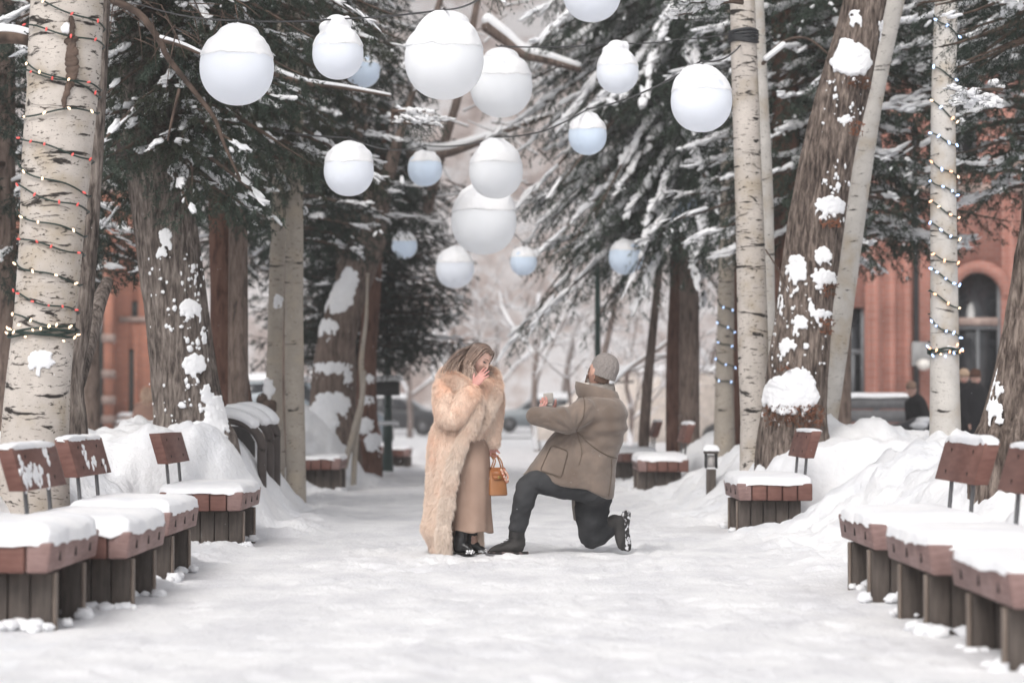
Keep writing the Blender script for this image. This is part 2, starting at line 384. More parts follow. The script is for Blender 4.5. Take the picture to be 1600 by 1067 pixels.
Z = np.where(Y > 60, Z*np.interp(Y, [60, 110], [1, 0]), Z)
nx, ny = len(xs), len(ys)
V = np.stack([X, Y, Z], -1).reshape(-1, 3); F = grid_faces(nx, ny, False)
fc = V[F].mean(1); pe = np.where(fc[:, 0] < 0, np.interp(fc[:, 1], [8, 15, 18.5, 21.5, 24.5, 27, 31, 35, 60], [2.2, 2.2, 2.3, 1.95, 2.0, 2.2, 2.3, 1.9, 2.2]), np.interp(fc[:, 1], [8, 13, 17, 20, 24, 30, 45, 60], [2.1, 2.1, 2.25, 2.05, 1.7, 1.5, 1.45, 2.2]))+.3*(fbm(np.sign(fc[:, 0])*9, fc[:, 1]*.8, 0, 3, 4)-.5)
pm = (np.abs(fc[:, 0]) < pe) & (fc[:, 1] > -2) & (fc[:, 1] < 70)
def sub(F, m):
    f = F[m]; u, inv = np.unique(f, return_inverse=True); return V[u], inv.reshape(-1, 4)
a, b = sub(F, ~pm); g = G().add(a, Q=b).build('snow_ground', M['snow_bank']); g['kind'] = 'structure'
a, b = sub(F, pm); g = G().add(a, Q=b).build('snowy_path', M['path']); g['kind'] = 'structure'
# far hillside, brushy and dusted with snow
hx = np.linspace(-330, 330, 150); hy = np.linspace(150, 720, 130); HX, HY = np.meshgrid(hx, hy)
HZ = (HY-150)*.30*(.75+.5*fbm(HX*.006, HY*.006, 0, 3, 3))+np.abs(fbm(HX*.02, HY*.02, 0, 4, 6)-.5)*30*sstep(150, 260, HY)-1
m, nt, b = newmat('snowy_brush_hill'); b.inputs['Roughness'].default_value = .95
v = coords(nt, (1, .5, .5)); n = N(nt, 'ShaderNodeTexNoise', Scale=.16, Detail=10, Roughness=.72); nt.links.new(v, n.inputs['Vector'])
nt.links.new(ramp(nt, n.outputs[0], [(.36, (.34, .25, .22)), (.46, (.58, .49, .455)), (.56, (.84, .81, .81))]), b.inputs['Base Color'])
g = G().add(np.stack([HX, HY, HZ], -1), Q=grid_faces(150, 130, False)).build('hillside', m); g['kind'] = 'structure'
# street
g = box((0, 97, .06), (160, 17, .02)).build('snowy_street', M['path']); g['kind'] = 'structure'

# ------------------------------------------------------------------ snow pillow on a slab
def pillow(x0, x1, y0, y1, z, h, n=(30, 40), seed=1, over=.015, drip=.03, p=5.):
    nx, ny = n
    u = np.sin(np.linspace(-1, 1, nx)*np.pi/2); v = np.sin(np.linspace(-1, 1, ny)*np.pi/2)
    U, W = np.meshgrid(u, v); cx, cy = (x0+x1)/2, (y0+y1)/2
    r = np.clip(np.maximum(np.abs(U), np.abs(W)), 0, 1); prof = (1-r**p)**(1/2.2)
    # rounded corners: pull
    k = 1-.07*(np.abs(U)**4*np.abs(W)**4)
    PX = cx+U*k*((x1-x0)/2+over); PY = cy+W*k*((y1-y0)/2+over)
    nn = fbm(PX*4+seed, PY*4, seed*1.7, 3, seed); n2 = fbm(PX*22+seed, PY*22, 0, 2, seed+5)
    PX = PX+(fbm(PY*7, seed*3.1, 0, 3, 2)-.5)*.03*np.sign(U)*(r > .96); PY = PY+(fbm(PX*7, seed*4.1, 0, 3, 2)-.5)*.03*np.sign(W)*(r > .96)
    Zt = z+h*prof*(.72+.5*nn)+(n2-.5)*.006-drip*(r > .985)*(.2+1.3*fbm(PX*9, PY*9, 0, 3, seed+9)**2)
    g = G(); g.add(np.stack([PX, PY, Zt], -1), Q=grid_faces(nx, ny, False)); Vb = np.stack([PX, PY, np.minimum(Zt-.002, z+.003)], -1)
    # skirt underside: flat bottom slightly inside
    g.add(Vb, Q=grid_faces(nx, ny, False)[:, ::-1]); return g

# ------------------------------------------------------------------ benches (local: x 0 at path edge, outward +, y along, z up)
def bench_meshes():
    W, L = .67, 1.38; out = {}
    g = G()
    ws = np.linspace(0, W, 6)
    for i in range(5):
        a, b = ws[i]+(.001 if i else 0), ws[i+1]-.006
        if i == 0:
            q = bx(a, b, 0, L, .29, .44); V, T, Q = q.arr(); V[:, 0] += np.where((V[:, 0] < .01) & (V[:, 2] < .3), .02, 0)
            g.mi = 1; g.add(V, T, Q); g.mi = 0
        else: g.join(bx(a, b, rnd.uniform(-.004, .004), L+rnd.uniform(-.004, .004), .29+rnd.uniform(-.003, .003), .44))
    out['seat'] = g; g = G()
    for k, yy in enumerate((.26, .70, 1.12)): g.join(bx(-.0005+.005, .03, yy-.007, yy+.007, .338, .384))
    out['bolts'] = g
    g = G()
    for y0 in (.13, .93):
        for i in range(5):
            a = .02+i*.112; z0 = -.12; dz = rnd.uniform(-.004, .004)
            g.mi = 0; g.join(bx(a+.003, a+.109, y0+dz, y0+.075+dz, z0, .285))
        g.mi = 1; g.join(bx(.006, .0215, y0+.004, y0+.071, z0, .284))
    g.mi = 0; g.join(bx(.25, .36, .21, .925, .16, .282))
    out['base'] = g
    # backrest: tilted slab
    def slab(x0, x1, y0, y1, z0, z1, tilt=.07):
        q = bx(x0, x1, y0, y1, z0, z1); V, T, Q = q.arr(); V[:, 0] += (V[:, 2]-z0)/(z1-z0)*tilt; return G().add(V, T, Q)
    g = G(); g.mi = 0; 
    for a, b in ((.0, .62),): g.join(slab(.60, .685, .05, 1.33, .66, .90))
    g.mi = 1
    for yy in (.33, 1.02):
        for zz in (.71, .84): g.join(box((.60+(zz-.66)/.24*.07, yy, zz), (.006, .014, .035)))
    out['backrest'] = g
    out['post'] = [tube([(.635, yy, .30), (.638, yy, .5), (.66, yy, .75)], .013, 8) for yy in (.33, 1.02)]
    return out
BM = bench_meshes()
def bench(side, xe, y0, L, label, seed, back=True, seat_snow=.10, back_snow=.03, patches=0, drop=0):
    z0 = -drop
    r = thing('park_bench', label, 'bench', (xe, y0, z0), 'snow covered benches along the path')
    def place(g, name, mats, par=r, bev=.012):
        V, T, Q = g.arr(); g2 = G(); V = V.copy()
        V[:, 0] *= side
        V2 = V+np.array(parent_loc(r)); g2.V = [V2]; g2.n = len(V2); g2.T = [T]; g2.Q = [Q]; g2.tm = g.tm; g2.qm = g.qm
        if side < 0: g2.T = [T[:, ::-1]]; g2.Q = [Q[:, ::-1]]
        return g2.build(name, mats, par, smooth=False, bevel=bev)
    def snowpart(g, par, name='snow_cap'):
        V, T, Q = g.arr(); V = V.copy(); V[:, 0] *= side
        g2 = G().add(V+np.array(parent_loc(r)), T[:, ::-1] if side < 0 else T, Q[:, ::-1] if side < 0 else Q); return g2.build(name, M['snow'], par)
    st = place(BM['seat'], 'seat', [M['redwood'], M['redwood_face'], M['darkslot']])
    bo = place(BM['bolts'], 'bolt_recess', M['darkslot'], st, bev=0); bo['kind'] = 'stuff'
    place(BM['base'], 'base', [M['oldwood'], M['endgrain']], bev=.006)
    bk = place(BM['backrest'], 'backrest', [M['redwood'], M['darkslot']], bev=.02)
    for p in BM['post']:
        o = place(p, 'post', M['steel'], bev=0)
    snowpart(pillow(0, .67, .0, 1.38, .441, seat_snow, (40, 60), seed), st)
    if back_snow:
        snowpart(pillow(.665, .76, .05, 1.33, .897, back_snow, (16, 50), seed+3, .004, .012, 3), bk)
    if patches:
        q = np.random.default_rng(seed); C, Rr = [], []
        for cy, cz, n, sy, sz in patches:
            for _ in range(n):
                yy = cy+q.normal()*sy; zz = cz+q.normal()*sz
                if .07 < yy < 1.3 and .67 < zz < .89:
                    C.append((.603+(zz-.66)/.24*.07, yy, zz)); rr = q.uniform(.012, .026); Rr.append((.011, rr, rr*q.uniform(.9, 1.9)))
        snowpart(blobs(C, Rr, None, 2, .3), bk, 'snow_patch')
    # clumps of snow kicked against the base
    q = np.random.default_rng(seed+50); C = []; Rr = []
    for _ in range(60):
        xx = q.uniform(-.04, .6); yy = q.choice([-.0, .08, .26, .88, 1.05])+q.normal()*.04
        C.append((xx, yy, .01+q.uniform(0, .02))); s = q.uniform(.012, .045); Rr.append((s*1.2, s, s*.8))
    snowpart(blobs(C, Rr, None, 2, .6, 2.2), r, 'snow_clump')
    return r
LB = ['red brown bench nearest the camera on the left, cut off by the frame edge',
      'red brown bench second from the camera on the left, smeared snow on its backrest',
      'third bench from the camera on the left, few snow streaks on its backrest',
      'bench alone on the left below the big grey trunk, backrest free of snow',
      'small distant bench below the leaning snowy trunk with a narrow backrest',
      'far bench beside the green lamp post on the left of the path',
      'farthest bench on the left, just right of the green lamp post']
pt = [[], [(.35, .74, 70, .22, .035), (.95, .84, 10, .05, .03), (.2, .82, 6, .03, .04)], [(.5, .80, 12, .03, .05), (.75, .74, 6, .05, .02), (1.1, .72, 5, .04, .02)], [], [], [], []]
for i, (s, xe, y0, L) in enumerate(BL):
    bench(s, xe, y0, L, LB[i], 10+i, seat_snow=[.095, .095, .085, .075, .05, .06, .05][i], back_snow=[.04, .035, .03, 0, 0, .03, .02][i], patches=pt[i], drop=[0, .02, 0, 0, .0, .02, .1][i])
LR = ['red brown bench nearest the camera on the right, cut off by the frame edge',
      'second bench from the camera on the right, half overlapped by the nearest one',
      'third bench from the camera on the right, its broad bare backrest in full view',
      'bench standing alone right of the kneeling man, before the huge shaggy trunk',
      'snow laden bench behind the kneeling man, beside the small bollard light',
      'bench half hidden behind the back of the kneeling man']
for i, (s, xe, y0, L) in enumerate(BR):
    bench(s, xe, y0, L, LR[i], 30+i, seat_snow=[.045, .062, .066, .08, .09, .08][i], back_snow=[.03, .03, .05, .022, .04, .03][i], drop=[.03, 0, 0, 0, 0, 0][i])
# ------------------------------------------------------------------ trunks
def trunk_geo(spec, d, top=9., sides=64, amp=.06, fa=9, fz=.8, seed=1, dz=.05, flare=0):
    """spec: (px,py,width px) from the bottom up, all at depth d"""
    P = [(at(a, b, d), c/2/S(d)) for a, b, c in spec]
    P.sort(key=lambda q: q[0].z)
    pts = [(p.x, p.y, p.z, r) for p, r in P]
    a, b = np.array(pts[0]), np.array(pts[1]); t = (b-a)/(b[2]-a[2])
    if a[2] > -.3: dz_ = a[2]+.3; e = a-t*dz_*.35; e[2] = -.3; e[3] = a[3]*(1.06+flare*.4); pts.insert(0, tuple(e))
    a, b = np.array(pts[-2]), np.array(pts[-1]); t = (b-a)/(b[2]-a[2])
    if b[2] < top: e = b+t*(top-b[2]); e[3] = max(.03, b[3]*.75); pts.append(tuple(e))
    D = catmull(pts, 12); n = max(20, int((D[-1, 2]-D[0, 2])/dz))
    zz = np.linspace(D[0, 2], D[-1, 2], n); cx = np.interp(zz, D[:, 2], D[:, 0]); cy = np.interp(zz, D[:, 2], D[:, 1]); rr = np.interp(zz, D[:, 2], D[:, 3])
    th = np.linspace(0, 2*np.pi, sides, endpoint=False)
    T, Z = np.meshgrid(th, zz); R0 = rr[:, None]*np.ones_like(T)
    nx, ny = np.cos(T), np.sin(T)
    f = fbm(nx*fa*.5+seed, ny*fa*.5, Z*fz, 4, seed); rid = 1-np.abs(f-.5)*4
    big = fbm(nx*1.2, ny*1.2+seed, Z*.5, 3, seed+3)-.5
    R1 = R0*(.97+amp*(rid-.7)+big*.10)
    return rings(np.stack([cx[:, None]+nx*R1, cy[:, None]+ny*R1, Z], -1)), (zz, cx, cy, rr)
def on_trunk(path, px, py, d, front=True):
    zz, cx, cy, rr = path; p = at(px, py, d)
    r = float(np.interp(p.z, zz, rr)); x0 = float(np.interp(p.z, zz, cx)); y0 = float(np.interp(p.z, zz, cy))
    u = max(-.97, min(.97, (p.x-x0)/r)); return np.array([x0+u*r, y0-math.sqrt(1-u*u)*r, p.z]), np.array([u, -math.sqrt(1-u*u), 0])
def snow_on_trunk(path, d, L, parent, seed=1, name='snow'):
    """L: (px,py,wpx,hpx,thick) patches of stuck snow, ragged"""
    q = np.random.default_rng(seed); parts = []; C = []; Rr = []; AX = []
    for px, py, wp, hp, th in L:
        n = int(26+wp*hp/12)
        for _ in range(n):
            a = q.uniform(0, 2*np.pi); r = q.uniform(0, 1)**.6
            x = px+math.cos(a)*r*wp/2; y = py+math.sin(a)*r*hp/2*(1 if math.sin(a) < 0 else q.uniform(.5, 1.25))
            c, nrm = on_trunk(path, x, y, d); s = q.uniform(.6, 1.3)*(min(wp, hp)+6)/S(d)*.10
            AX.append(nrm); C.append(c); Rr.append((max(.010, min(s*.7, th*.34*q.uniform(.6, 1.2))), s, s))
        for _ in range(9):   # drips
            x = px+q.uniform(-.5, .5)*wp; y = py+hp*q.uniform(.3, .9); c, nrm = on_trunk(path, x, y, d); s = q.uniform(.008, .020); C.append(c); AX.append(nrm); Rr.append((s*.6, s, s*1.6))
    fuse([blobs(C, Rr, AX, 2, .7, 2.6)], .010, 1).build(name, M['snow'], parent)
def specks(path, d, L, parent, seed=1):
    q = np.random.default_rng(seed); C = []; Rr = []; AX = []
    for x0, y0, x1, y1, n in L:
        for _ in range(n):
            c, nr = on_trunk(path, q.uniform(x0, x1), q.uniform(y0, y1), d); s = q.uniform(.004, .014)*(2 if q.uniform() < .12 else 1); C.append(c+nr*.006); AX.append(nr); Rr.append((s*.5, s*q.uniform(.8, 1.5), s*q.uniform(.9, 2)))
    blobs(C, Rr, AX, 2, .7, 2.5).build('snow_specks', M['snow'], parent)
def tree(name, label, cat, spec, d, mat, group=None, **k):
    g, path = trunk_geo(spec, d, **k); base = np.array([path[1][0], path[2][0], 0.])
    r = thing(name, label, cat, tuple(base), group); t = g.build('trunk', mat, r); return r, path, t

# ------------------------------------------------------------------ spruce crowns
def unit(v): return v/(np.linalg.norm(v, axis=-1, keepdims=True)+1e-9)
def needles(A, B, per, ln, wd, rng):
    n = len(A); ax = B-A; L = np.linalg.norm(ax, axis=1); ax = ax/(L[:, None]+1e-9)
    A = np.repeat(A, per, 0); ax = np.repeat(ax, per, 0); L = np.repeat(L, per)
    t = rng.uniform(0, 1.05, n*per)[:, None]; rv = unit(rng.normal(size=(n*per, 3))); pr = unit(np.cross(ax, rv)); pr[:, 2] *= .75
    di = unit(ax*.75+pr*.8); P = A+ax*L[:, None]*t; sd = unit(np.cross(di, rng.normal(size=(n*per, 3))))*wd/2
    tip = P+di*(ln*rng.uniform(.7, 1.25, (n*per, 1)))
    V = np.stack([P-sd, P+sd, tip], 1).reshape(-1, 3); return V, np.arange(n*per*3).reshape(-1, 3)
def bough(rng, P0, az, L, up, droop, step=.09, hang=.35, full=1.):
    """returns wood polyline (k,3), twig segments (n,2,3), snow (c, r, axis)"""
    k = 14; t = np.linspace(0, 1, k); dr = np.array([math.cos(az), math.sin(az), 0])
    bend = rng.normal()*.12; sd = np.array([-dr[1], dr[0], 0])
    ax = P0+dr*(L*t)[:, None]*1.0+sd*(bend*L*t*t)[:, None]; ax[:, 2] += up*L*t-droop*L*t**1.7+.16*L*t**4
    tw = []; sc = []
    m = max(5, int(L/step)); 
    for i in range(m):
        tt = .14+.86*(i+rng.uniform(0, .8))/m
        p = np.array([np.interp(tt, t, ax[:, q]) for q in range(3)]); tan = unit(ax[min(k-1, int(tt*k)+1 if int(tt*k)+1 < k else k-1)]-ax[max(0, int(tt*k)-1)])
        sgn = 1 if i % 2 else -1; l = L*.42*(1.08-tt)**.75*rng.uniform(.65, 1.15)+.07
        if rng.uniform() > full: continue
        d = unit(tan*.62+sd*sgn*.8+np.array([0, 0, -.1-hang*rng.uniform(.2, 1.)]))
        ns = max(2, int(l/.13)); q = p.copy(); pts = [q]
        for j in range(ns):
            d = unit(d+np.array([0, 0, -.16*hang*2*rng.uniform(.3, 1.2)])+rng.normal(size=3)*.08); q = q+d*l/ns; pts.append(q)
        for j in range(ns): tw.append((pts[j], pts[j+1]))
        for j in range(int(l/.075)):
            u = rng.uniform(.1, 1); e = min(ns-1, int(u*ns)); b = pts[e]+(pts[e+1]-pts[e])*(u*ns-e)
            dd = unit((pts[e+1]-pts[e])/np.linalg.norm(pts[e+1]-pts[e])*.7+unit(np.cross(d, [0, 0, 1]))*rng.choice([-1, 1])*.65+rng.normal(size=3)*.2+np.array([0, 0, -hang*rng.uniform(.2, 1.3)]))
            tw.append((b, b+dd*rng.uniform(.07, .17)*(1.2-.4*u)))
        sc.append((pts[min(len(pts)-1, 1+ns//3)], l, d))
    for j in range(3, k-1): tw.append((ax[j], ax[j+1]))
    return ax, tw, sc
def spruce(root, cx, cy, z0, z1, Lf, n, seed, mat, per=8, ln=.035, wd=.007, step=.1, snow=.5, droop=.45, up=.12, hang=.4, lean=None, azs=None, snow_r=(.03, .065), keep=None, side_snow=.3):
    """crown mesh + boughs + snow as parts of root. Lf(z)->bough length"""
    rng = np.random.default_rng(seed); TW = []; W = G(); SC = []; SR = []; SA = []
    for i in range(n):
        z = z0+(z1-z0)*((i+rng.uniform(0, 1))/n); az = (i*2.39996+rng.uniform(-.3, .3)) % (2*np.pi)
        if azs is not None: az = rng.uniform(*azs)
        x0, y0 = (cx, cy) if lean is None else lean(z)
        L = Lf(z)*rng.uniform(.72, 1.12)
        if keep and not keep(z, az, L): continue
        ax, tw, sc = bough(rng, np.array([x0, y0, z]), az, L, up*rng.uniform(.3, 1.6), droop*rng.uniform(.7, 1.3), step, hang)
        TW += tw; W.join(tube(ax[::2], list(np.linspace(.028*L/1.6+.008, .005, 7)), 5))
        sa = snow*rng.uniform(.25, 1.5)
        T = unit(np.gradient(ax, axis=0))
        for j in range(2, 13):
            if T[j][2] > -.74 and rng.uniform() < sa*.9:
                nn = 2
                for _ in range(nn):
                    w_ = (1-.5*j/13)*rng.uniform(*snow_r); f = rng.uniform(0, 1); c = ax[j]*(1-f)+ax[min(13, j+1)]*f+np.array([0, 0, w_*.35])+rng.normal(size=3)*.018
                    SC.append(c); SR.append((L/13*rng.uniform(.55, 1.1)+.015, w_*rng.uniform(.8, 1.2), w_*rng.uniform(.45, .8))); SA.append(T[j])
        for p, l, d in sc:
            if d[2] > -.62 and rng.uniform() < sa*side_snow:
                w_ = rng.uniform(*snow_r)*.75; SC.append(p+np.array([0, 0, w_*.35])); SR.append((min(.13, l*rng.uniform(.12, .35)), w_, w_*.6)); SA.append(d)
    A = np.array([a for a, b in TW]); B = np.array([b for a, b in TW]); g = G(); V, T = needles(A, B, per, ln, wd, rng); g.add(V, T)
    cr = g.build('crown', mat, root, smooth=False); W.build('boughs', M['twig'], root)
    SC = np.array(SC); SR = np.array(SR); SA = np.array(SA)
    gs = G()
    if len(SC):
        for r_ in range(3):
            o_ = rng.normal(size=SC.shape)*SR*.45; S2 = SR*rng.uniform(.6, 1.1, SR.shape)*np.array([.95, 1, .85]); kk = rng.uniform(size=len(SC)) < (1, .75, .6)[r_]
            gs.join(blobs((SC+SA*o_[:, :1]+np.array([0, 0, 1])*abs(o_[:, 2:])*.6)[kk], S2[kk], (SA+rng.normal(size=SA.shape)*.2)[kk], 2, .55, 2.3, seed+r_))
    kk = rng.uniform(size=len(A)) < .018*snow+.002; P_ = (A+(B-A)*rng.uniform(0, 1, (len(A), 1)))[kk]+np.array([0, 0, .008]); r0 = rng.uniform(.008, .024, len(P_))[:, None]*ln/.04
    gs.join(blobs(P_, np.concatenate([r0*rng.uniform(1, 2.2, r0.shape), r0, r0*.6], 1), (B-A)[kk], 1, .5, 2, seed+9))
    gs.build('snow', M['snow'], root)
    return cr
def clump(root, L, seed, sub_=2):
    q = np.random.default_rng(seed); C = []; Rr = []
    for p, w_, h in L:
        for _ in range(9): C.append(np.array(p)+q.normal(size=3)*np.array([w_*.32, w_*.2, h*.22])); s = q.uniform(.3, .5); Rr.append((w_*s, w_*s*.8, h*s))
    fuse([blobs(C, Rr, None, 2, .2)], .016, 2).build('snow', M['snow'], root)

# ------------------------------------------------------------------ bare deciduous limbs
def bare(g, sn, rng, p, d, l, r, lv, snow=.8, spread=.5, minr=.004):
    k = 5; pts = [p]
    for i in range(k):
        d = unit(d+rng.normal(size=3)*.12+np.array([0, 0, .03])); pts.append(pts[-1]+d*l/k)
    rr = np.linspace(r, r*.62, k+1); g.join(tube(pts, list(rr), 6 if r > .02 else 4))
    fl = math.hypot(d[0], d[1])
    if snow and fl > .35 and r < .12:
        o = np.array([0, 0, 1.]); s = [q+o*r*.9 for q in pts]; sn.join(tube(s, [max(x*1.15, .006)*snow*rng.uniform(.5, 1.3) for x in rr], 5))
    if lv == 0: return
    nb = rng.integers(2, 4)
    for i in range(nb):
        j = rng.integers(2, k+1); v = rng.normal(size=3); v = v-d*v.dot(d); v = unit(v); dd = unit(d*.75+v*spread*rng.uniform(.7, 1.5)+np.array([0, 0, .05]))
        bare(g, sn, rng, pts[j], dd, l*rng.uniform(.6, .82), max(minr, rr[j]*rng.uniform(.5, .72)), lv-1, snow, spread, minr)
# ================================================================== trees left
def top_z(d): return CAMH+(638+30)/S(d)
GA = 'pale aspens beside the path'; GS = 'snowy spruces lining the path'
# near aspen with lights
A1, A1p, _ = tree('aspen_tree', 'broad cream aspen trunk at far left wound with red and warm fairy lights', 'tree',
    [(52, 790, 116), (54, 700, 110), (60, 600, 104), (70, 500, 100), (80, 380, 103), (88, 250, 112), (98, 130, 116), (103, 20, 118)], 16.5, M['aspen'], GA, sides=72, amp=.012, fa=6, seed=3, top=8.5)
snow_on_trunk(A1p, 16.5, [(75, 563, 40, 26, .03)], A1, 3)
# dark wound running down the bark
g = G(); q = np.random.default_rng(5); C = []; Rr = []
for y in np.arange(40, 175, 2.5):
    c, nr = on_trunk(A1p, 119+(3 if y < 140 else -(y-140)*.3)+q.normal()*1.5, y, 16.5); C.append(c); Rr.append((.022*q.uniform(.6, 1.4)*(1.5 if 60 < y < 130 else .7), .014, .03))
blobs(C, Rr, None, 2, .4).build('bark_scar', M['twig'], A1)
snow_on_trunk(A1p, 16.5, [(114, 50, 12, 9, .04)], A1, 9, 'snow_lump')
B1, B1p, _ = tree('brown_tree', 'slim brown trunk close behind the fairy light aspen', 'tree',
    [(117, 695, 44), (113, 600, 36), (124, 520, 34), (136, 400, 32), (146, 250, 30), (154, 100, 30), (158, 0, 30)], 18.6, M['cotton'], None, sides=48, amp=.12, fa=12, seed=5, top=8)
# leaning limb that meets it
t_ = tube([at(118, 600, 18.6), at(136, 540, 19), at(152, 480, 19.3), at(168, 440, 19.6)], [.075, .07, .065, .05], 12, 4); t_.build('limb', M['cotton'], B1)
C1, C1p, _ = tree('cottonwood_tree', 'massive furrowed grey trunk on the left with snow plastered at its foot', 'tree',
    [(305, 700, 140), (297, 655, 118), (288, 590, 108), (277, 500, 103), (267, 420, 103), (258, 350, 102), (248, 280, 100), (236, 180, 96), (225, 60, 88)], 22, M['cotton'], None, sides=110, amp=.11, fa=15, fz=.55, seed=8, dz=.04, flare=.3)
snow_on_trunk(C1p, 22, [(303, 483, 30, 26, .03), (310, 570, 32, 30, .04), (328, 620, 18, 40, .03), (265, 372, 20, 22, .03), (260, 395, 14, 10, .02), (285, 275, 26, 36, .05), (345, 655, 34, 70, .05), (320, 672, 60, 26, .05), (322, 520, 8, 20, .02)], C1, 4)
specks(C1p, 22, [(240, 400, 320, 520, 40), (290, 400, 330, 650, 50), (235, 600, 320, 660, 14)], C1, 5)
D1, D1p, _ = tree('redbark_tree', 'reddish brown spruce trunk just right of the massive grey one', 'tree',
    [(367, 650, 62), (363, 600, 58), (354, 520, 52), (350, 430, 46), (346, 330, 42), (344, 200, 38)], 28, M['redbark'], None, sides=48, amp=.05, fa=12, seed=11, top=9.5)
g1, p1 = trunk_geo([(462, 715, 32), (460, 600, 31), (459, 480, 30), (460, 390, 29), (461, 250, 27)], 27, sides=40, amp=.01, seed=12, top=9)
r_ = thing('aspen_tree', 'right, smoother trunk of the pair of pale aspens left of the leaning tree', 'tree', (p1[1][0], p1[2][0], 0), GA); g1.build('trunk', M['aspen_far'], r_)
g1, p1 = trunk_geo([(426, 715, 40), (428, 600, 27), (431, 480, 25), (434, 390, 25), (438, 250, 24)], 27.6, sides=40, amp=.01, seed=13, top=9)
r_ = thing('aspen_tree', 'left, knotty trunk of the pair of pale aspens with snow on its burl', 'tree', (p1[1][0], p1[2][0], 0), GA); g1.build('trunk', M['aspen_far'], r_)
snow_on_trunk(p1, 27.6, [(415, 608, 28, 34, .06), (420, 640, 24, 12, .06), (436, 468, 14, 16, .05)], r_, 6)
blobs([on_trunk(p1, 418+dx, yy, 27.6)[0] for dx, yy in ((-4, 625), (4, 635), (-6, 645), (2, 655))], [(.09, .08, .08)]*4, None, 3, .4).build('burl', M['twig'], r_)
# leaning snowy tree
E1, E1p, _ = tree('leaning_tree', 'thick brown trunk leaning right with ledges of snow, behind the woman on the left', 'tree',
    [(520, 705, 92), (520, 650, 78), (518, 600, 66), (525, 540, 62), (540, 480, 60), (560, 430, 54), (578, 380, 50), (590, 330, 36), (604, 280, 26), (622, 220, 18), (640, 160, 12)], 35, M['brownbark'], None, sides=72, amp=.1, fa=11, seed=14, dz=.05, top=9, flare=.2)
tube([at(583, 400, 35), at(574, 340, 35), at(578, 280, 35), at(560, 200, 35), at(545, 100, 35)], [.15, .105, .07, .05, .035], 14, 4).build('limb', M['brownbark'], E1)
snow_on_trunk(E1p, 35, [(510, 512, 40, 24, .08), (520, 575, 62, 20, .10), (520, 632, 58, 34, .12), (528, 465, 50, 44, .06), (545, 440, 30, 40, .05), (565, 392, 14, 20, .04), (500, 650, 40, 30, .1), (546, 590, 16, 20, .05), (505, 660, 50, 40, .1)], E1, 7)
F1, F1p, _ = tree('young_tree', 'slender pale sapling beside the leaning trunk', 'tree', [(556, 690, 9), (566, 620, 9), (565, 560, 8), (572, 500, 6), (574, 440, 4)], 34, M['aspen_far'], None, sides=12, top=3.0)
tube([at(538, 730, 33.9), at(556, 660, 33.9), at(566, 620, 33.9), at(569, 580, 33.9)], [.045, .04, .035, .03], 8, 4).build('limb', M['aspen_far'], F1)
F2, F2p, _ = tree('redbark_tree', 'short reddish trunk right of the leaning tree, speckled with snow', 'tree', [(575, 705, 44), (573, 640, 34), (574, 560, 30), (580, 480, 28), (585, 400, 26)], 38, M['redbark'], None, sides=30, top=6)
snow_on_trunk(F2p, 38, [(578, 590, 14, 10, .06), (575, 625, 26, 12, .08), (570, 665, 30, 26, .1), (585, 690, 30, 26, .1)], F2, 8)

# left spruce masses
def Lz(a, b, z0, z1): return lambda z: a+(b-a)*(z-z0)/(z1-z0)
def spruce_tree(label, px, d, pz0, L0, L1, n, seed, mat, twidth=34, trunk=True, bark_='brownbark', ztop=None, root=None, **k):
    z0 = at(px, pz0, d).z; z1 = ztop or top_z(d)+.9
    if root is None:
        root, path, _ = tree('spruce_tree', label, 'tree', [(px, 690, twidth), (px, 400, twidth*.9), (px, 0, twidth*.75)], d, M[bark_], GS, sides=32, amp=.06, seed=seed, top=z1+.4)
        cx, cy = float(path[1][0]), float(path[2][0])
    else: p = at(px, pz0, d); cx, cy = p.x, p.y
    spruce(root, cx, cy, z0, z1, Lz(L0, L1, z0, z1), n, seed, mat, **k); return root
far = dict(per=10, ln=.06, wd=.013, step=.115)
mid = dict(per=13, ln=.045, wd=.0095, step=.10)
# crown over the massive grey trunk: boughs hang towards the camera
spruce_tree('', 262, 22, 285, 1.25, 1.9, 50, 41, M['needleB'], root=C1, hang=.75, droop=.6, snow=.35, **mid)
spruce_tree('', 285, 21.8, 250, .75, 1.2, 46, 61, M['needleC'], root=C1, hang=.95, droop=.65, up=.25, snow=.3, azs=(R(-165), R(-15)), **mid)
spruce_tree('', 330, 25.5, 330, 1.0, 1.3, 36, 62, M['needleB'], root=D1, hang=.95, droop=.65, up=.25, snow=.3, azs=(R(-175), R(-5)), **mid)
spruce_tree('dark spruce whose hanging boughs fill the upper left between the two big trunks', 372, 26, 250, 1.5, 1.9, 64, 42, M['needleC'], hang=.8, droop=.6, snow=.4, **mid)
spruce_tree('dense spruce behind the pale aspen pair, top cut by the frame', 455, 32, 380, 1.5, 1.9, 74, 43, M['needleA'], hang=.6, snow=.45, **far)
spruce_tree('spruce at the outermost left edge behind the fairy light aspen', 10, 25, 420, 1.6, 1.5, 56, 44, M['needleA'], hang=.5, snow=.5, **far)
spruce_tree('spruce behind the top of the leaning trunk, between the hanging globes', 540, 36, 330, 1.4, 1.7, 70, 45, M['needleA'], hang=.5, snow=.6, **far)
spruce_tree('dark full spruce left of the woman, lowest boughs reaching over the lamp post', 566, 39.5, 560, 1.75, 1.5, 190, 46, M['needleA'], hang=.4, snow=.12, droop=.25, up=.1, ztop=top_z(40)-2.6, **far)
spruce_tree('spruce between the fairy light aspen and the massive grey trunk', 140, 30, 400, 1.3, 1.5, 60, 47, M['needleA'], hang=.5, snow=.5, **far)
spruce_tree('spruce filling the gap behind the reddish trunk', 352, 35, 420, 1.5, 1.7, 60, 48, M['needleA'], hang=.5, snow=.45, **far)
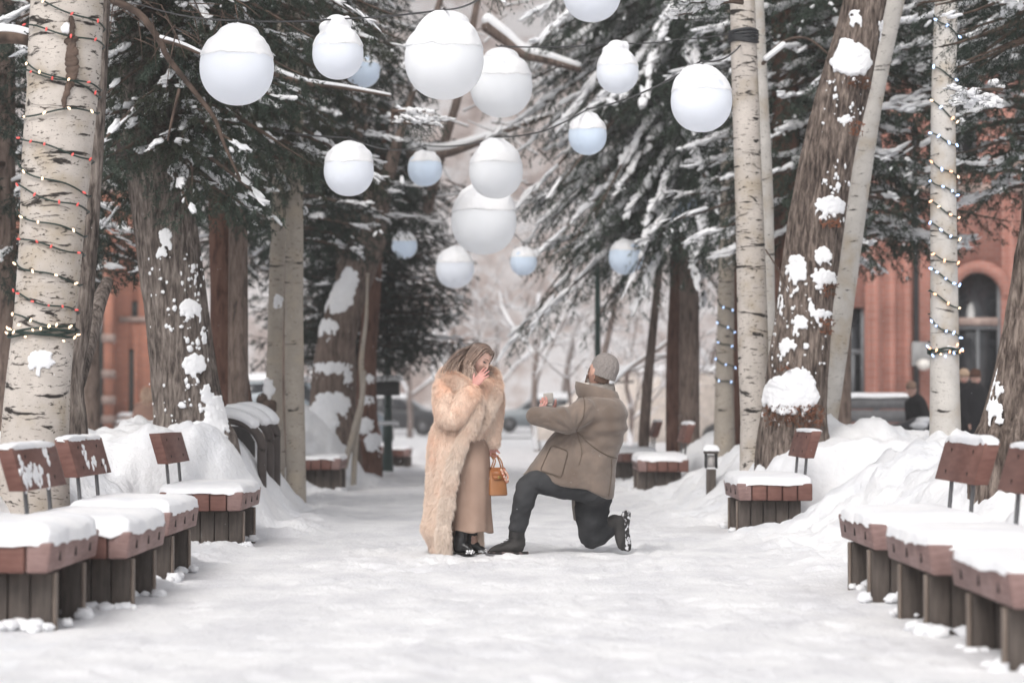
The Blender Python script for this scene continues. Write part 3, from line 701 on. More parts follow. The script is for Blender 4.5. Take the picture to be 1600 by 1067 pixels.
# shrubs low on the left behind the bank
# ================================================================== trees right
spruce_tree('big spruce right of centre with heavy snow along its sloping boughs', 1077, 34, 350, 2.4, 2.7, 150, 51, M['needleB'], twidth=34, hang=.65, snow=1.15, droop=.85, up=.12, snow_r=(.05, .115), side_snow=.22, bark_='brownbark', **mid)
G1, _, _ = tree('brown_tree', 'second, darker trunk close left of the big snowy spruce stem', 'tree', [(1052, 690, 24), (1052, 560, 22), (1056, 450, 20), (1060, 300, 18)], 35.6, M['redbark'], None, sides=30, top=8)
G2, _, _ = tree('brown_tree', 'thin brown stem leaning slightly, right of the kneeling man in the distance', 'tree', [(1006, 690, 18), (1012, 600, 16), (1020, 520, 14), (1028, 440, 12), (1040, 300, 9)], 37, M['brownbark'], None, sides=20, top=7)
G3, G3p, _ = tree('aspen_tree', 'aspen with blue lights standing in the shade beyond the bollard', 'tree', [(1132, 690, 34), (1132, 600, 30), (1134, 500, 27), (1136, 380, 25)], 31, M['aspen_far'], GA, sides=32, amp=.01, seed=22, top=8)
G4, _, _ = tree('redbark_tree', 'narrow dark trunk pressed against the blue lit aspen', 'tree', [(1150, 690, 20), (1149, 560, 19), (1150, 400, 18)], 31.8, M['redbark'], None, sides=24, top=8)
H1t, H1p, _ = tree('aspen_tree', 'tall cream aspen right of the kneeling man with a dark band near its top', 'tree',
    [(1181, 730, 52), (1180, 650, 48), (1177, 560, 48), (1173, 400, 46), (1168, 250, 43), (1163, 100, 42), (1160, 0, 40)], 24, M['aspen'], GA, sides=56, amp=.012, seed=23, top=8)
c0 = on_trunk(H1p, 1164, 58, 24)[0]; gg = G()
for k in range(5):
    zc = c0[2]+(k-2)*.026; x_ = float(np.interp(zc, H1p[0], H1p[1])); y_ = float(np.interp(zc, H1p[0], H1p[2])); r_ = float(np.interp(zc, H1p[0], H1p[3]))+.008
    th = np.linspace(0, 2*np.pi, 33); gg.join(tube([(x_+r_*math.cos(a), y_+r_*math.sin(a), zc+.01*math.sin(a*2+k)) for a in th], .016, 6))
gg.build('strap', flat('dark_strap', (.03, .032, .036), .6), H1t)
I1, _, _ = tree('aspen_tree', 'thinner aspen standing close behind the right side of the banded one', 'tree', [(1203, 690, 26), (1200, 500, 24), (1197, 300, 23), (1190, 150, 22), (1184, 0, 20)], 25.5, M['aspen_clean'], GA, sides=40, amp=.01, seed=24, top=8)
J1, J1p, _ = tree('cottonwood_tree', 'huge shaggy trunk on the right carrying many clumps of snow', 'tree',
    [(1240, 715, 122), (1241, 650, 106), (1250, 560, 96), (1262, 450, 90), (1278, 330, 88), (1296, 230, 84), (1318, 140, 82), (1338, 60, 74), (1352, 0, 70)], 23.5, M['cotton_warm'], None, sides=110, amp=.13, fa=15, fz=.6, seed=25, dz=.04, top=8.5, flare=.15)
snow_on_trunk(J1p, 23.5, [(1228, 618, 82, 52, .13), (1240, 600, 50, 40, .1), (1240, 422, 30, 42, .08), (1281, 402, 26, 26, .06), (1284, 437, 44, 22, .09), (1278, 494, 38, 18, .07), (1292, 325, 52, 28, .1), (1326, 100, 60, 46, .12), (1318, 78, 24, 30, .08), (1226, 540, 24, 20, .04), (1216, 472, 12, 22, .04), (1245, 504, 22, 20, .03), (1318, 190, 30, 12, .05), (1376, 45, 14, 22, .05), (1332, 30, 18, 20, .06), (1262, 480, 8, 16, .03)], J1, 12)
specks(J1p, 23.5, [(1205, 440, 1290, 600, 60), (1270, 250, 1330, 330, 25), (1280, 120, 1350, 200, 25)], J1, 7)
q = np.random.default_rng(3); C = []; Rr = []; AX = []
for px, py, wp, hp in [(1236, 650, 84, 34), (1285, 512, 20, 24), (1290, 456, 22, 20), (1335, 135, 34, 18), (1330, 205, 20, 22), (1290, 352, 30, 14), (1222, 575, 18, 10)]:
    for _ in range(int(wp*hp/9)):
        c, nr = on_trunk(J1p, px+q.uniform(-.5, .5)*wp, py+q.uniform(-.5, .5)*hp, 23.5); C.append(c+nr*q.uniform(.01, .05)); Rr.append((q.uniform(.012, .03), .005, .006)); AX.append(nr+q.normal(size=3)*.8)
blobs(C, Rr, AX, 1, .3).build('loose_bark', noisemat('loose_rusty_bark', (.07, .035, .02), (.25, .10, .055), 4), J1)
K1, _, _ = tree('aspen_tree', 'smooth pale aspen leaning right behind the huge shaggy trunk', 'tree',
    [(1290, 690, 34), (1298, 620, 34), (1312, 520, 34), (1328, 400, 33), (1345, 280, 33), (1366, 150, 32), (1388, 50, 31), (1400, 0, 30)], 25, M['aspen_clean'], GA, sides=44, amp=.01, seed=27, top=8)
L1, _, _ = tree('redbark_tree', 'straight red brown trunk in shadow between the aspens and the shaggy trunk', 'tree', [(1232, 690, 52), (1230, 450, 48), (1228, 200, 44), (1226, 80, 42)], 29, M['redbark'], None, sides=40, seed=28, top=8.5)
N1, N1p, _ = tree('aspen_tree', 'upright aspen on the right wound with blue and warm fairy lights', 'tree',
    [(1477, 690, 50), (1476, 600, 47), (1475, 450, 44), (1474, 300, 42), (1474, 150, 40), (1478, 30, 38)], 23, M['aspen_clean'], GA, sides=52, amp=.012, seed=29, top=8)
snow_on_trunk(N1p, 23, [(1482, 545, 20, 8, .04)], N1, 14)
O1, O1p, _ = tree('cottonwood_tree', 'deeply furrowed trunk cut off by the right frame edge', 'tree',
    [(1598, 720, 170), (1604, 650, 140), (1622, 560, 128), (1640, 450, 122), (1652, 330, 112), (1665, 200, 104), (1680, 50, 98)], 16.5, M['cotton_warm'], None, sides=120, amp=.15, fa=17, fz=.6, seed=31, dz=.03, top=7)
snow_on_trunk(O1p, 16.5, [(1540, 600, 14, 50, .05), (1548, 640, 18, 30, .04), (1555, 604, 10, 16, .03)], O1, 15)
far2 = dict(per=9, ln=.055, wd=.012, step=.115)
spruce_tree('snow dusted spruce behind the banded aspen', 1215, 30, 330, 1.2, 1.5, 60, 52, M['needleA'], twidth=30, hang=.4, snow=.8, bark_='redbark', **far2)
spruce_tree('spruce in front of the brick wall between the leaning aspen and the blue lit one', 1318, 29, 370, 1.9, 2.3, 96, 53, M['needleB'], twidth=26, hang=.6, snow=.75, snow_r=(.04, .1), **far2)
spruce_tree('spruce at the right edge before the brick building', 1612, 27, 300, 1.5, 2.1, 70, 54, M['needleB'], twidth=24, hang=.5, snow=.8, snow_r=(.04, .1), **far2)
near = dict(per=14, ln=.022, wd=.0048, step=.075)
# boughs of the cut off right trunk hang into the top right corner
p = at(1650, -10, 15.5)
spruce(O1, p.x, p.y, at(0, 60, 15.5).z, at(0, -90, 15.5).z, lambda z: .85, 22, 55, M['needleA'], hang=.9, droop=.45, up=.1, snow=.12, azs=(R(120), R(235)), **near)
p = at(1490, 60, 19)
spruce(N1, p.x+.3, p.y-.4, at(0, 185, 19).z, at(0, 150, 19).z, lambda z: .42, 3, 56, M['needleB'], hang=.25, droop=.2, snow=1.0, azs=(R(165), R(215)), **near)
# top centre right overhang, from the banded aspen's neighbour
P1 = thing('spruce_bough', 'snow tipped spruce bough at the top edge, left of the banded aspen', 'branch', tuple(at(1150, -60, 20)))
p = at(1160, -30, 20); spruce(P1, p.x, p.y, at(0, 10, 20).z, at(0, -60, 20).z, lambda z: .7, 9, 57, M['needleB'], hang=.5, droop=.35, snow=.7, azs=(R(150), R(220)), **near)
P2 = thing('spruce_bough', 'spruce bough hanging in at the top centre between the two largest globes', 'branch', tuple(at(770, -80, 22)))
p = at(742, -60, 22); spruce(P2, p.x, p.y, at(0, -20, 22).z, at(0, -70, 22).z, lambda z: .5, 10, 58, M['needleB'], hang=1.1, droop=.7, snow=.3, azs=(R(-70), R(60)), **near)
P3 = thing('spruce_bough', 'grey green spruce spray hanging in front of the small blue globe left of centre', 'branch', tuple(at(600, 180, 25)))
p = at(612, 150, 25); spruce(P3, p.x, p.y, at(0, 195, 25).z, at(0, 170, 25).z, lambda z: .55, 7, 59, M['needleB'], hang=.9, droop=.35, snow=.4, azs=(R(-40), R(30)), **near)
# long bare limbs on the upper left
g, sn = G(), G(); BIG = []
def flush(root, mt):
    for b_ in BIG: b_.build('limb', mt, root)
    BIG.clear()
def limb(g, sn, L, d, r0, r1, snow=0):
    pts = [at(x, y, d) for x, y in L]; rr = list(np.linspace(r0, r1, len(pts))); t_ = tube(pts, rr, 8, 4)
    if r0 > .0065 and r0 != .016: BIG.append(t_)
    else: g.join(t_)
    if snow: sn.join(loft([p+Vector((0, -.004, r*.9)) for p, r in zip(pts, rr)], [r*snow for r in rr], n=7, sub=5, ref=(0, 1, 0)))
limb(g, sn, [(150, -10), (215, 20), (250, 65), (262, 90), (305, 145), (335, 185), (350, 225), (375, 280)], 20, .035, .012)
limb(g, sn, [(250, 62), (285, 72), (315, 85)], 20, .022, .016, .9)
limb(g, sn, [(420, 112), (480, 130), (540, 138), (610, 150)], 24.5, .035, .015, .9)
limb(g, sn, [(280, 140), (268, 190), (262, 220)], 20, .014, .008)
limb(g, sn, [(-10, 58), (20, 58), (44, 62)], 18, .06, .05, .8)
q = np.random.default_rng(8)
for i in range(34):
    x, y = q.uniform(150, 390), q.uniform(-10, 60); a = q.uniform(-.3, 2.2); l = q.uniform(30, 90)
    limb(g, sn, [(x, y), (x+math.cos(a)*l*.5, y+math.sin(a)*l*.4), (x+math.cos(a)*l, y+math.sin(a)*l)], q.uniform(19, 21.5), .006, .0025)
r_0 = None; r_ = thing('bare_branch', 'long bare brown branch curving down at upper left past the first big globe', 'branch', tuple(at(150, -10, 20)))
g.build('twigs', M['twig'], r_); sn.build('snow', M['snow'], r_); flush(r_, M['twig'])
# white stick with snow by the shaggy trunk
g, sn = G(), G(); limb(g, sn, [(1192, 100), (1220, 68), (1260, 60), (1300, 90)], 24.2, .022, .01, 0); limb(g, sn, [(1195, 96), (1225, 72)], 24.1, .02, .02, 1.6)
limb(g, sn, [(1196, 390), (1215, 420), (1235, 460)], 23.0, .008, .004); flush(I1, M['twig']); sn.build('snow', M['snow'], I1)

# ------------------------------------------------------------------ bare snowy trees in the background
LT = [(840, 62, 12, .09, 'bare pinkish tree with snow lined limbs in the distance above the kneeling man'),
      (700, 70, 10, .10, 'bare snowy tree in the distance above the woman'),
      (905, 48, 5.0, .05, 'low bare shrub tree with thick snowy twigs just left of the kneeling man'),
      (985, 55, 6.0, .06, 'bare snowy tree showing behind the beanie and the thin brown stem'),
      (640, 85, 11, .11, 'bare distant tree left of the woman above the parked cars'),
      (770, 95, 13, .12, 'tall bare distant tree in the middle of the view'),
      (470, 60, 7, .08, 'bare snowy tree seen between the aspen pair and the leaning trunk'),
      (1100, 70, 9, .1, 'bare distant tree behind the big snowy spruce stems'),
      (880, 110, 16, .15, 'tall bare distant tree right of the middle of the view'),
      (735, 44, 9, .07, 'bare tree whose snowy limbs cross the top centre behind the globes')]
for i, (px, d, h, r0, lab) in enumerate(LT):
    rng = np.random.default_rng(70+i); p = at(px, 690, d); p0 = np.array([p.x, p.y, 0.]); g, sn = G(), G()
    if i == 9: p0[0] += 2.2; p0[2] = 0
    bare(g, sn, rng, p0, np.array([rng.normal()*.08, 0, 1.]), h*.34, r0, 5 if i not in (2,) else 5, 1.1, .62 if i != 2 else .95, .012 if d > 60 else .009)
    r_ = thing('bare_tree', lab, 'tree', tuple(p0), 'bare snowy trees in the distance'); g.build('trunk', M['paletwig'], r_); sn.build('snow', M['snow'], r_)
# two thick snowy limbs top centre
g, sn = G(), G()
limb(g, sn, [(905, 108), (860, 95), (820, 85), (790, 62), (760, 40)], 33, .05, .10, 1.0)
limb(g, sn, [(640, 240), (690, 240), (740, 225), (790, 205), (860, 180)], 36, .10, .03, 1.0)
limb(g, sn, [(668, 330), (690, 240), (716, 150), (735, 60), (750, -20)], 38, .08, .05, .6)
q = np.random.default_rng(18)
for i in range(46):
    x, y = q.uniform(660, 900), q.uniform(0, 330); a = q.uniform(0, 6.28); l = q.uniform(30, 120)
    limb(g, sn, [(x, y), (x+math.cos(a)*l*.5, y+math.sin(a)*l*.3), (x+math.cos(a)*l, y+math.sin(a)*l*.7)], q.uniform(34, 40), .016, .006, 1.1 if i % 2 else 0)
r_ = thing('bare_branch', 'thick snowy bare limbs crossing behind the hanging globes at top centre', 'branch', tuple(at(668, 330, 37)))
g.build('twigs', M['paletwig'], r_); flush(r_, M['brownbark']); sn.build('snow', M['snow'], r_)
# ================================================================== hanging globes
def globemat(name, c, rgh=.6):
    m, nt, b = newmat(name); b.inputs['Roughness'].default_value = rgh; b.inputs['Specular IOR Level'].default_value = .2
    v = coords(nt); n = N(nt, 'ShaderNodeTexNoise', Scale=3, Detail=4); nt.links.new(v, n.inputs['Vector'])
    nt.links.new(ramp(nt, n.outputs[0], [(.3, tuple(x*.95 for x in c)), (.7, c)]), b.inputs['Base Color'])
    b.inputs['Subsurface Weight'].default_value = .6; b.inputs['Subsurface Radius'].default_value = (.3, .3, .32); b.inputs['Subsurface Scale'].default_value = .5
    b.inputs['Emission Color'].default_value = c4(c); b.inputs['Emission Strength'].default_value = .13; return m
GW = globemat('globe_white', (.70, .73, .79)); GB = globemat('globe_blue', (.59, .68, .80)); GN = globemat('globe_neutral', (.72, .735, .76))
cablem = flat('cable', (.05, .05, .052), .5)
#  px, py(centre of sphere), r px, real radius, material, cap extra height, blue?, label
LN = [(370, 106, 58, .275, GW, 1.0, 'big white globe with snow cap at upper left, hanging below a bare branch'),
      (528, 84, 40, .20, GW, 1.35, 'medium globe with a tall twisted snow cap, second from the left along the top'),
      (567, 110, 27, .20, GB, .4, 'pale blue globe peeping out behind the medium globe with the tall snow cap'),
      (694, 93, 62, .30, GN, 1.15, 'largest white globe at top centre, its snow cap touching the top edge'),
      (783, 134, 49, .30, GN, 1.1, 'blurred white globe half hidden behind the largest one at top centre'),
      (545, 267, 39, .22, GW, .9, 'globe with flat round snow cap in front of the dark spruce left of centre'),
      (664, 264, 27, .20, GB, .3, 'small blue globe veiled by a grey green spruce spray'),
      (775, 268, 42, .27, GN, 1.15, 'white globe in the middle column just above the blurred big one'),
      (756, 346, 51, .35, GN, 1.0, 'large blurred globe in the middle column, directly below another'),
      (632, 384, 20, .18, GB, .7, 'tiny blue globe low on the left, before the dark spruce'),
      (711, 420, 30, .25, GW, 1.0, 'small white globe hanging lowest, left of the middle column'),
      (818, 409, 21, .18, GB, .8, 'tiny blue globe low on the right of the middle column'),
      (965, 113, 33, .19, GW, 1.35, 'small globe with a hooked snow cap right of top centre'),
      (918, 212, 30, .19, GB, 1.2, 'small bluish globe with a square snow cap before the snowy boughs'),
      (1096, 158, 48, .24, GW, .95, 'white globe beside the banded aspen on the right'),
      (925, -12, 46, .24, GW, .9, 'globe cut off by the top edge right of centre'),
      (978, 402, 27, .235, GB, .2, 'blue globe half buried in the lowest boughs of the big snowy spruce'),
      (1064, 322, 27, .24, GB, .8, 'blue globe deep inside the big snowy spruce'),
      (1124, 312, 16, .15, GB, .2, 'small blue globe peeping out just left of the banded aspen')]
TOP = {}
for i, (px, py, rp, R_, mt, ch, lab) in enumerate(LN):
    d = R_*FPX/rp; c = at(px, py, d); r_ = thing('globe_lantern', lab, 'lantern', tuple(c), 'hanging globe lanterns')
    # soft squarish globe
    Vv, F_ = ico(5); V2 = Vv*1.; e = .93
    rr = (np.abs(V2)**2.12).sum(1)**(-1/2.12); V2 = V2*rr[:, None]*R_*np.array([1, 1, 1.02])
    g = G().add(V2+np.array(c), F_); g.build('globe', mt, r_)
    # snow cap: dome of packed snow that bulges over the upper half
    nu, nv = 64, 26; th = np.linspace(0, 2*np.pi, nu, endpoint=False); ph = np.linspace(.0, 1, nv); TH, PH = np.meshgrid(th, ph)
    low = .36-.10*ch; el = low+(math.pi/2-low)*PH**.85
    nz = fbm(np.cos(TH)*1.6+i*3.3, np.sin(TH)*1.6, el*1.6, 3, i); edge = fbm(np.cos(TH)*3+i, np.sin(TH)*3, 0, 3, 99)
    k = 1+.012+.045*sstep(0, .45, PH)+(nz-.5)*.26*sstep(0, .3, PH)
    X_ = np.cos(el)*np.cos(TH)*k; Y_ = np.cos(el)*np.sin(TH)*k; Z_ = np.sin(el)*k
    s_ = (np.abs(X_)**2.12+np.abs(Y_)**2.12+np.abs(Z_)**2.12)**(1/2.12); f = np.maximum(1, (1.0/np.maximum(s_, .01))*np.sqrt(X_**2+Y_**2+Z_**2)**.0)
    Z_ = Z_+(edge-.5)*.16*(1-PH)**2; Z_ = Z_+.17*(ch-.35)*sstep(.35, 1., PH)*(.7+.6*nz)
    rad = np.sqrt(X_**2+Y_**2); k2 = 1.0
    Rg = np.stack([c.x+X_*R_*1.03*k2, c.y+Y_*R_*1.03*k2, c.z+Z_*R_*1.02], -1)
    R0 = np.stack([c.x+X_[0]*R_*.9, c.y+Y_[0]*R_*.9, c.z+Z_[0]*R_*1.0-.004], -1)
    cap = rings(np.concatenate([R0[None], Rg])); parts = [cap]
    q = np.random.default_rng(i+200)
    if ch > 1.2: parts += [ell((c.x-.05*R_, c.y, c.z+R_*1.18), (R_*.46, R_*.46, R_*.36)), ell((c.x+.36*R_, c.y, c.z+R_*1.2), (R_*.2, R_*.2, R_*.3)), ell((c.x-.3*R_, c.y-.1*R_, c.z+R_*1.0), (R_*.45, R_*.45, R_*.3))]
    else: parts += [ell((c.x+q.uniform(-.15, .15)*R_, c.y, c.z+R_*.93), (R_*.56, R_*.56, R_*.26*ch))]
    fuse(parts, .012, 4).build('snow_cap', M['snow'], r_)
    zt = c.z+R_*1.06; g = G(); g.join(loft([(c.x, c.y, zt-R_*.25), (c.x, c.y, zt+.03)], [.03, .02], n=10, sub=1, ref=(0, 1, 0)))
    g.join(tube([(c.x+.014*math.cos(a), c.y, zt+.05+.022*math.sin(a)) for a in np.linspace(0, 6.28, 11)], .004, 5)); g.build('hook', cablem, r_)
    TOP[i] = Vector((c.x, c.y, zt+.06))
def cable(P, lab, r=.007):
    pts = []
    for a, b in zip(P[:-1], P[1:]):
        for t in np.linspace(0, 1, 8, endpoint=False):
            p = a.lerp(b, t); p.z -= .012*(b-a).length*4*t*(1-t); pts.append(p)
    pts.append(P[-1]); o = tube(pts, r, 6).build('cable', cablem); tag(o, lab, 'cable', 'cables carrying the globes')
cable([at(205, 2, 21), TOP[0], TOP[1], TOP[3], at(760, -8, 16)], 'taut cable along the top left from which the first big globes hang')
cable([at(440, 40, 23), at(480, 52, 25), TOP[2], at(660, 30, 29)], 'thin cable passing behind the medium globe with the tall snow cap')
cable([at(430, 205, 22), TOP[5], TOP[6], TOP[7], at(850, 205, 23), TOP[13], TOP[14], at(1158, 70, 24)], 'long cable dipping through the middle and rising to the banded aspen', .008)
cable([at(775, 70, 24), TOP[4], TOP[12], at(1060, 62, 23), at(1155, 50, 24)], 'cable rising to the banded aspen through the hooked snow cap globe')
cable([at(590, 350, 33), TOP[9], TOP[10], TOP[8], TOP[11], TOP[16], at(1060, 370, 29)], 'lowest cable carrying the far small globes')
cable([at(1040, 290, 29), TOP[17], TOP[18], at(1150, 285, 26)], 'short cable inside the big snowy spruce')
cable([at(860, -60, 19), TOP[15], at(1000, -50, 19)], 'cable holding the globe at the top edge')

# ================================================================== fairy lights
wirem = flat('green_wire', (.012, .028, .022), .5)
def bulbmat(n, c, e): return _flat(n, c, .25, 0, .5, c, e)
BULB = {'r': bulbmat('bulb_red', (.62, .09, .08), .45), 'w': bulbmat('bulb_warm', (1., .72, .48), 1.6), 'b': bulbmat('bulb_blue', (.45, .62, 1.), 2.2), 'a': bulbmat('bulb_amber', (1., .5, .28), 1.8)}
def fairy(path, d, spec, lab, seed, wr=.006, br=.011, band=None, extra=.012):
    """spec: list of (py where the turn crosses the trunk's left edge, py where it reaches its right edge, colours)"""
    zz, cx, cy, rr = path; q = np.random.default_rng(seed); g = G(); bl = []
    for a, b, cs in spec:
        n = 40; pts = []
        za, zb = at(800, a, d).z, at(800, b, d).z; ph = q.uniform(0, 6)
        for k in range(n+1):
            t = k/n; th = math.pi*(1.08+.84*t); z = za+(zb-za)*(t+.12*math.sin(t*3.1))+.012*math.sin(t*9+ph)
            r = float(np.interp(z, zz, rr))+extra; pts.append(np.array([float(np.interp(z, zz, cx))+r*math.cos(th), float(np.interp(z, zz, cy))+r*math.sin(th), z]))
        # behind the trunk to the next turn
        zc = zb-.02
        for k in range(1, 10):
            th = math.pi*(1.92+1.16*k/9); z = zb+(zb-za)*.15*k/9; r = float(np.interp(z, zz, rr))+extra; pts.append(np.array([float(np.interp(z, zz, cx))+r*math.cos(th), float(np.interp(z, zz, cy))+r*math.sin(th), z]))
        g.join(tube(pts, wr, 5))
        for j, ch in enumerate(cs):
            k = int((j+.3+q.uniform(0, .5))/len(cs)*n); p = pts[k]; o = np.array([p[0]-np.interp(p[2], zz, cx), p[1]-np.interp(p[2], zz, cy), 0]); o /= np.linalg.norm(o)
            bl.append((p+o*.014, ch, unit(np.array([q.normal()*.6, q.normal()*.3, q.normal()])+o*.8)))
    if band:
        py, cs = band; z0 = at(800, py, d).z
        for j in range(4):
            zb = z0+(j-1.5)*.012; r = float(np.interp(zb, zz, rr))+extra+.004; x0, y0 = float(np.interp(zb, zz, cx)), float(np.interp(zb, zz, cy)); th = np.linspace(0, 2*np.pi, 41)
            g.join(tube([(x0+r*math.cos(a), y0+r*math.sin(a), zb+.012*math.sin(a*3+j*2)) for a in th], wr*1.3, 5))
        for j, ch in enumerate(cs):
            th = math.pi*(1.02+.96*(j+.5)/len(cs)); o = np.array([math.cos(th), math.sin(th), 0]); bl.append((np.array([x0, y0, z0+q.uniform(-.06, .06)])+o*(r+.012), ch, unit(o+np.array([0, 0, q.normal()]))))
    root = thing('string_lights', lab, 'fairy lights', (float(cx[3]), float(cy[3]), 1.6)); g.build('wire', wirem, root)
    for p, ch, dr in bl[:98]:
        blobs([p], [(br*1.7, br*.8, br*.8)], [dr], 2, 0).build('bulb', BULB[ch], root)
    return root
fairy(A1p, 16.5, [(-12, 44, 'wwrr'), (40, 72, 'rrrr'), (92, 150, 'wwwr'), (112, 140, 'rrr'), (190, 176, 'wwww'), (212, 252, 'rrrrr'), (256, 305, 'wwr'), (288, 330, 'rrrr'), (330, 368, 'www'), (368, 398, 'rrrr'), (408, 444, 'wwww'), (452, 488, 'rrrrrr'), (488, 515, 'wwww')],
      'green string of red and warm white bulbs spiralling up the near left aspen', 4, wr=.0065, br=.0095, band=(521, 'wwwwwwwwwwwwww'))
fairy(N1p, 23, [(24, 60, 'bbb'), (100, 130, 'bb'), (150, 196, 'wbaw'), (206, 232, 'bbbb'), (250, 280, 'abaw'), (280, 308, 'bbbb'), (312, 345, 'awaw'), (346, 378, 'bbbw'), (395, 416, 'aaa'), (416, 450, 'bbbbb'), (452, 486, 'aaw'), (498, 530, 'bbbbb')],
      'string of blue and warm bulbs spiralling up the upright aspen on the right', 6, wr=.0075, br=.0125, band=(549, 'babawbabaaba'))
fairy(G3p, 31, [(470, 490, 'bb'), (500, 520, 'bbb'), (530, 545, 'bb'), (560, 575, 'bbb'), (590, 600, 'bb')], 'string of small blue bulbs on the shaded aspen beyond the bollard', 8, wr=.008, br=.010)
# ================================================================== background buildings, vehicles, street furniture
def brickmat(name, c1, c2, mort, sc=1.):
    m, nt, b = newmat(name); b.inputs['Roughness'].default_value = .9
    tc = N(nt, 'ShaderNodeTexCoord'); sx = N(nt, 'ShaderNodeSeparateXYZ'); cb = N(nt, 'ShaderNodeCombineXYZ')
    ad = N(nt, 'ShaderNodeMath', operation='ADD'); nt.links.new(tc.outputs['Object'], sx.inputs[0]); nt.links.new(sx.outputs[0], ad.inputs[0]); nt.links.new(sx.outputs[1], ad.inputs[1])
    nt.links.new(ad.outputs[0], cb.inputs[0]); nt.links.new(sx.outputs[2], cb.inputs[1])
    br = N(nt, 'ShaderNodeTexBrick'); br.inputs['Scale'].default_value = 1; br.inputs['Brick Width'].default_value = .24*sc; br.inputs['Row Height'].default_value = .085*sc; br.inputs['Mortar Size'].default_value = .008
    br.inputs['Color1'].default_value = c4(c1); br.inputs['Color2'].default_value = c4(c2); br.inputs['Mortar'].default_value = c4(mort); nt.links.new(cb.outputs[0], br.inputs['Vector'])
    v = coords(nt); n = N(nt, 'ShaderNodeTexNoise', Scale=.9, Detail=6); nt.links.new(v, n.inputs['Vector'])
    mx = N(nt, 'ShaderNodeMix', data_type='RGBA', blend_type='MULTIPLY'); mx.inputs[0].default_value = 1; nt.links.new(br.outputs[0], mx.inputs[6]); nt.links.new(ramp(nt, n.outputs[0], [(.3, (.7, .68, .68)), (.7, (1.1, 1.05, 1.05))]), mx.inputs[7])
    nt.links.new(mx.outputs[2], b.inputs['Base Color']); bump(nt, b, br.outputs[1], .3, .01); return m
BR1 = brickmat('salmon_brick', (.46, .20, .15), (.39, .155, .115), (.42, .31, .27)); BR2 = brickmat('orange_brick', (.50, .20, .12), (.42, .16, .10), (.42, .29, .24))
DG = flat('dark_window_glass', (.018, .02, .024), .12, 0, .6); STN = flat('stone_band', (.36, .27, .235), .8); GRN = flat('green_grey_paint', (.055, .07, .068), .6)
WHT = flat('white_paint', (.66, .67, .68), .6); GRY = flat('grey_paint', (.17, .18, .19), .6); BLK = flat('black_metal', (.02, .02, .022), .5)
def X(px, d): return (px-800)/S(d)
def Zp(py, d): return CAMH+(638-py)/S(d)
def arch_pts(x0, x1, zs, n=14): # semicircle from left to right springing at zs
    r = (x1-x0)/2; c = (x0+x1)/2; return [(c-r*math.cos(a), zs+r*math.sin(a)) for a in np.linspace(0, math.pi, n)]
def wall_front(x0, x1, y, th, z0, z1, holes):
    """front wall with rectangular (x0,x1,z0,z1) or arched holes ('a'): columns cut around holes; thick"""
    g = G(); cuts = sorted(set([x0, x1]+[h[0] for h in holes]+[h[1] for h in holes]))
    for a, b in zip(cuts[:-1], cuts[1:]):
        hs = sorted([h for h in holes if h[0] < b-1e-6 and h[1] > a+1e-6], key=lambda h: h[2]); z = z0
        for h in hs: 
            if h[2] > z+.001: g.join(bx(a, b, y, y+th, z, h[2]))
            z = h[3]
        if z < z1: g.join(bx(a, b, y, y+th, z, z1))
    for h in holes:
        if len(h) > 4:   # spandrels under the flat top so the opening is arched
            P = arch_pts(h[0], h[1], h[3]-(h[1]-h[0])/2)
            for (xa, za), (xb, zb) in zip(P[:-1], P[1:]):
                V = [(xa, y, za), (xb, y, zb), (xb, y, h[3]), (xa, y, h[3])]; V += [(a_, y+th, c_) for a_, b_, c_ in V]
                g.add(V, Q=[(0, 1, 2, 3), (0, 4, 5, 1), (7, 6, 5, 4)])
    return g
# ---- right brick building
d = 50; yb = d; RB = thing('brick_building', 'salmon brick building with arched dark windows behind the trees on the right', 'building', (X(1450, d), yb, 0))
hol = [(X(1316, d), X(1352, d), Zp(625, d), Zp(480, d)), (X(1494, d), X(1566, d), Zp(660, d), Zp(425, d), 'a'), (X(1640, d), X(1712, d), Zp(660, d), Zp(425, d), 'a'), (X(1590, d), X(1640, d), Zp(250, d), Zp(150, d)), (X(1480, d), X(1530, d), Zp(250, d), Zp(150, d)), (X(1330, d), X(1380, d), Zp(250, d), Zp(150, d)), (X(1235, d), X(1262, d), Zp(600, d), Zp(470, d))]
g = wall_front(X(1200, d), X(1800, d), yb, .35, -.2, 8.2, hol); g.join(bx(X(1200, d), X(1200, d)+.35, yb+.35, yb+9, -.2, 8.2)); g.build('wall', BR1, RB, smooth=False)
for px in (1362, 1388, 1412, 1575):
    bx(X(px, d), X(px, d)+.16, yb-.07, yb, -.1, Zp(300, d)).build('pilaster', BR1, RB, smooth=False)
bx(X(1200, d), X(1800, d), yb-.12, yb, Zp(300, d), Zp(288, d)).build('cornice', STN, RB, smooth=False)
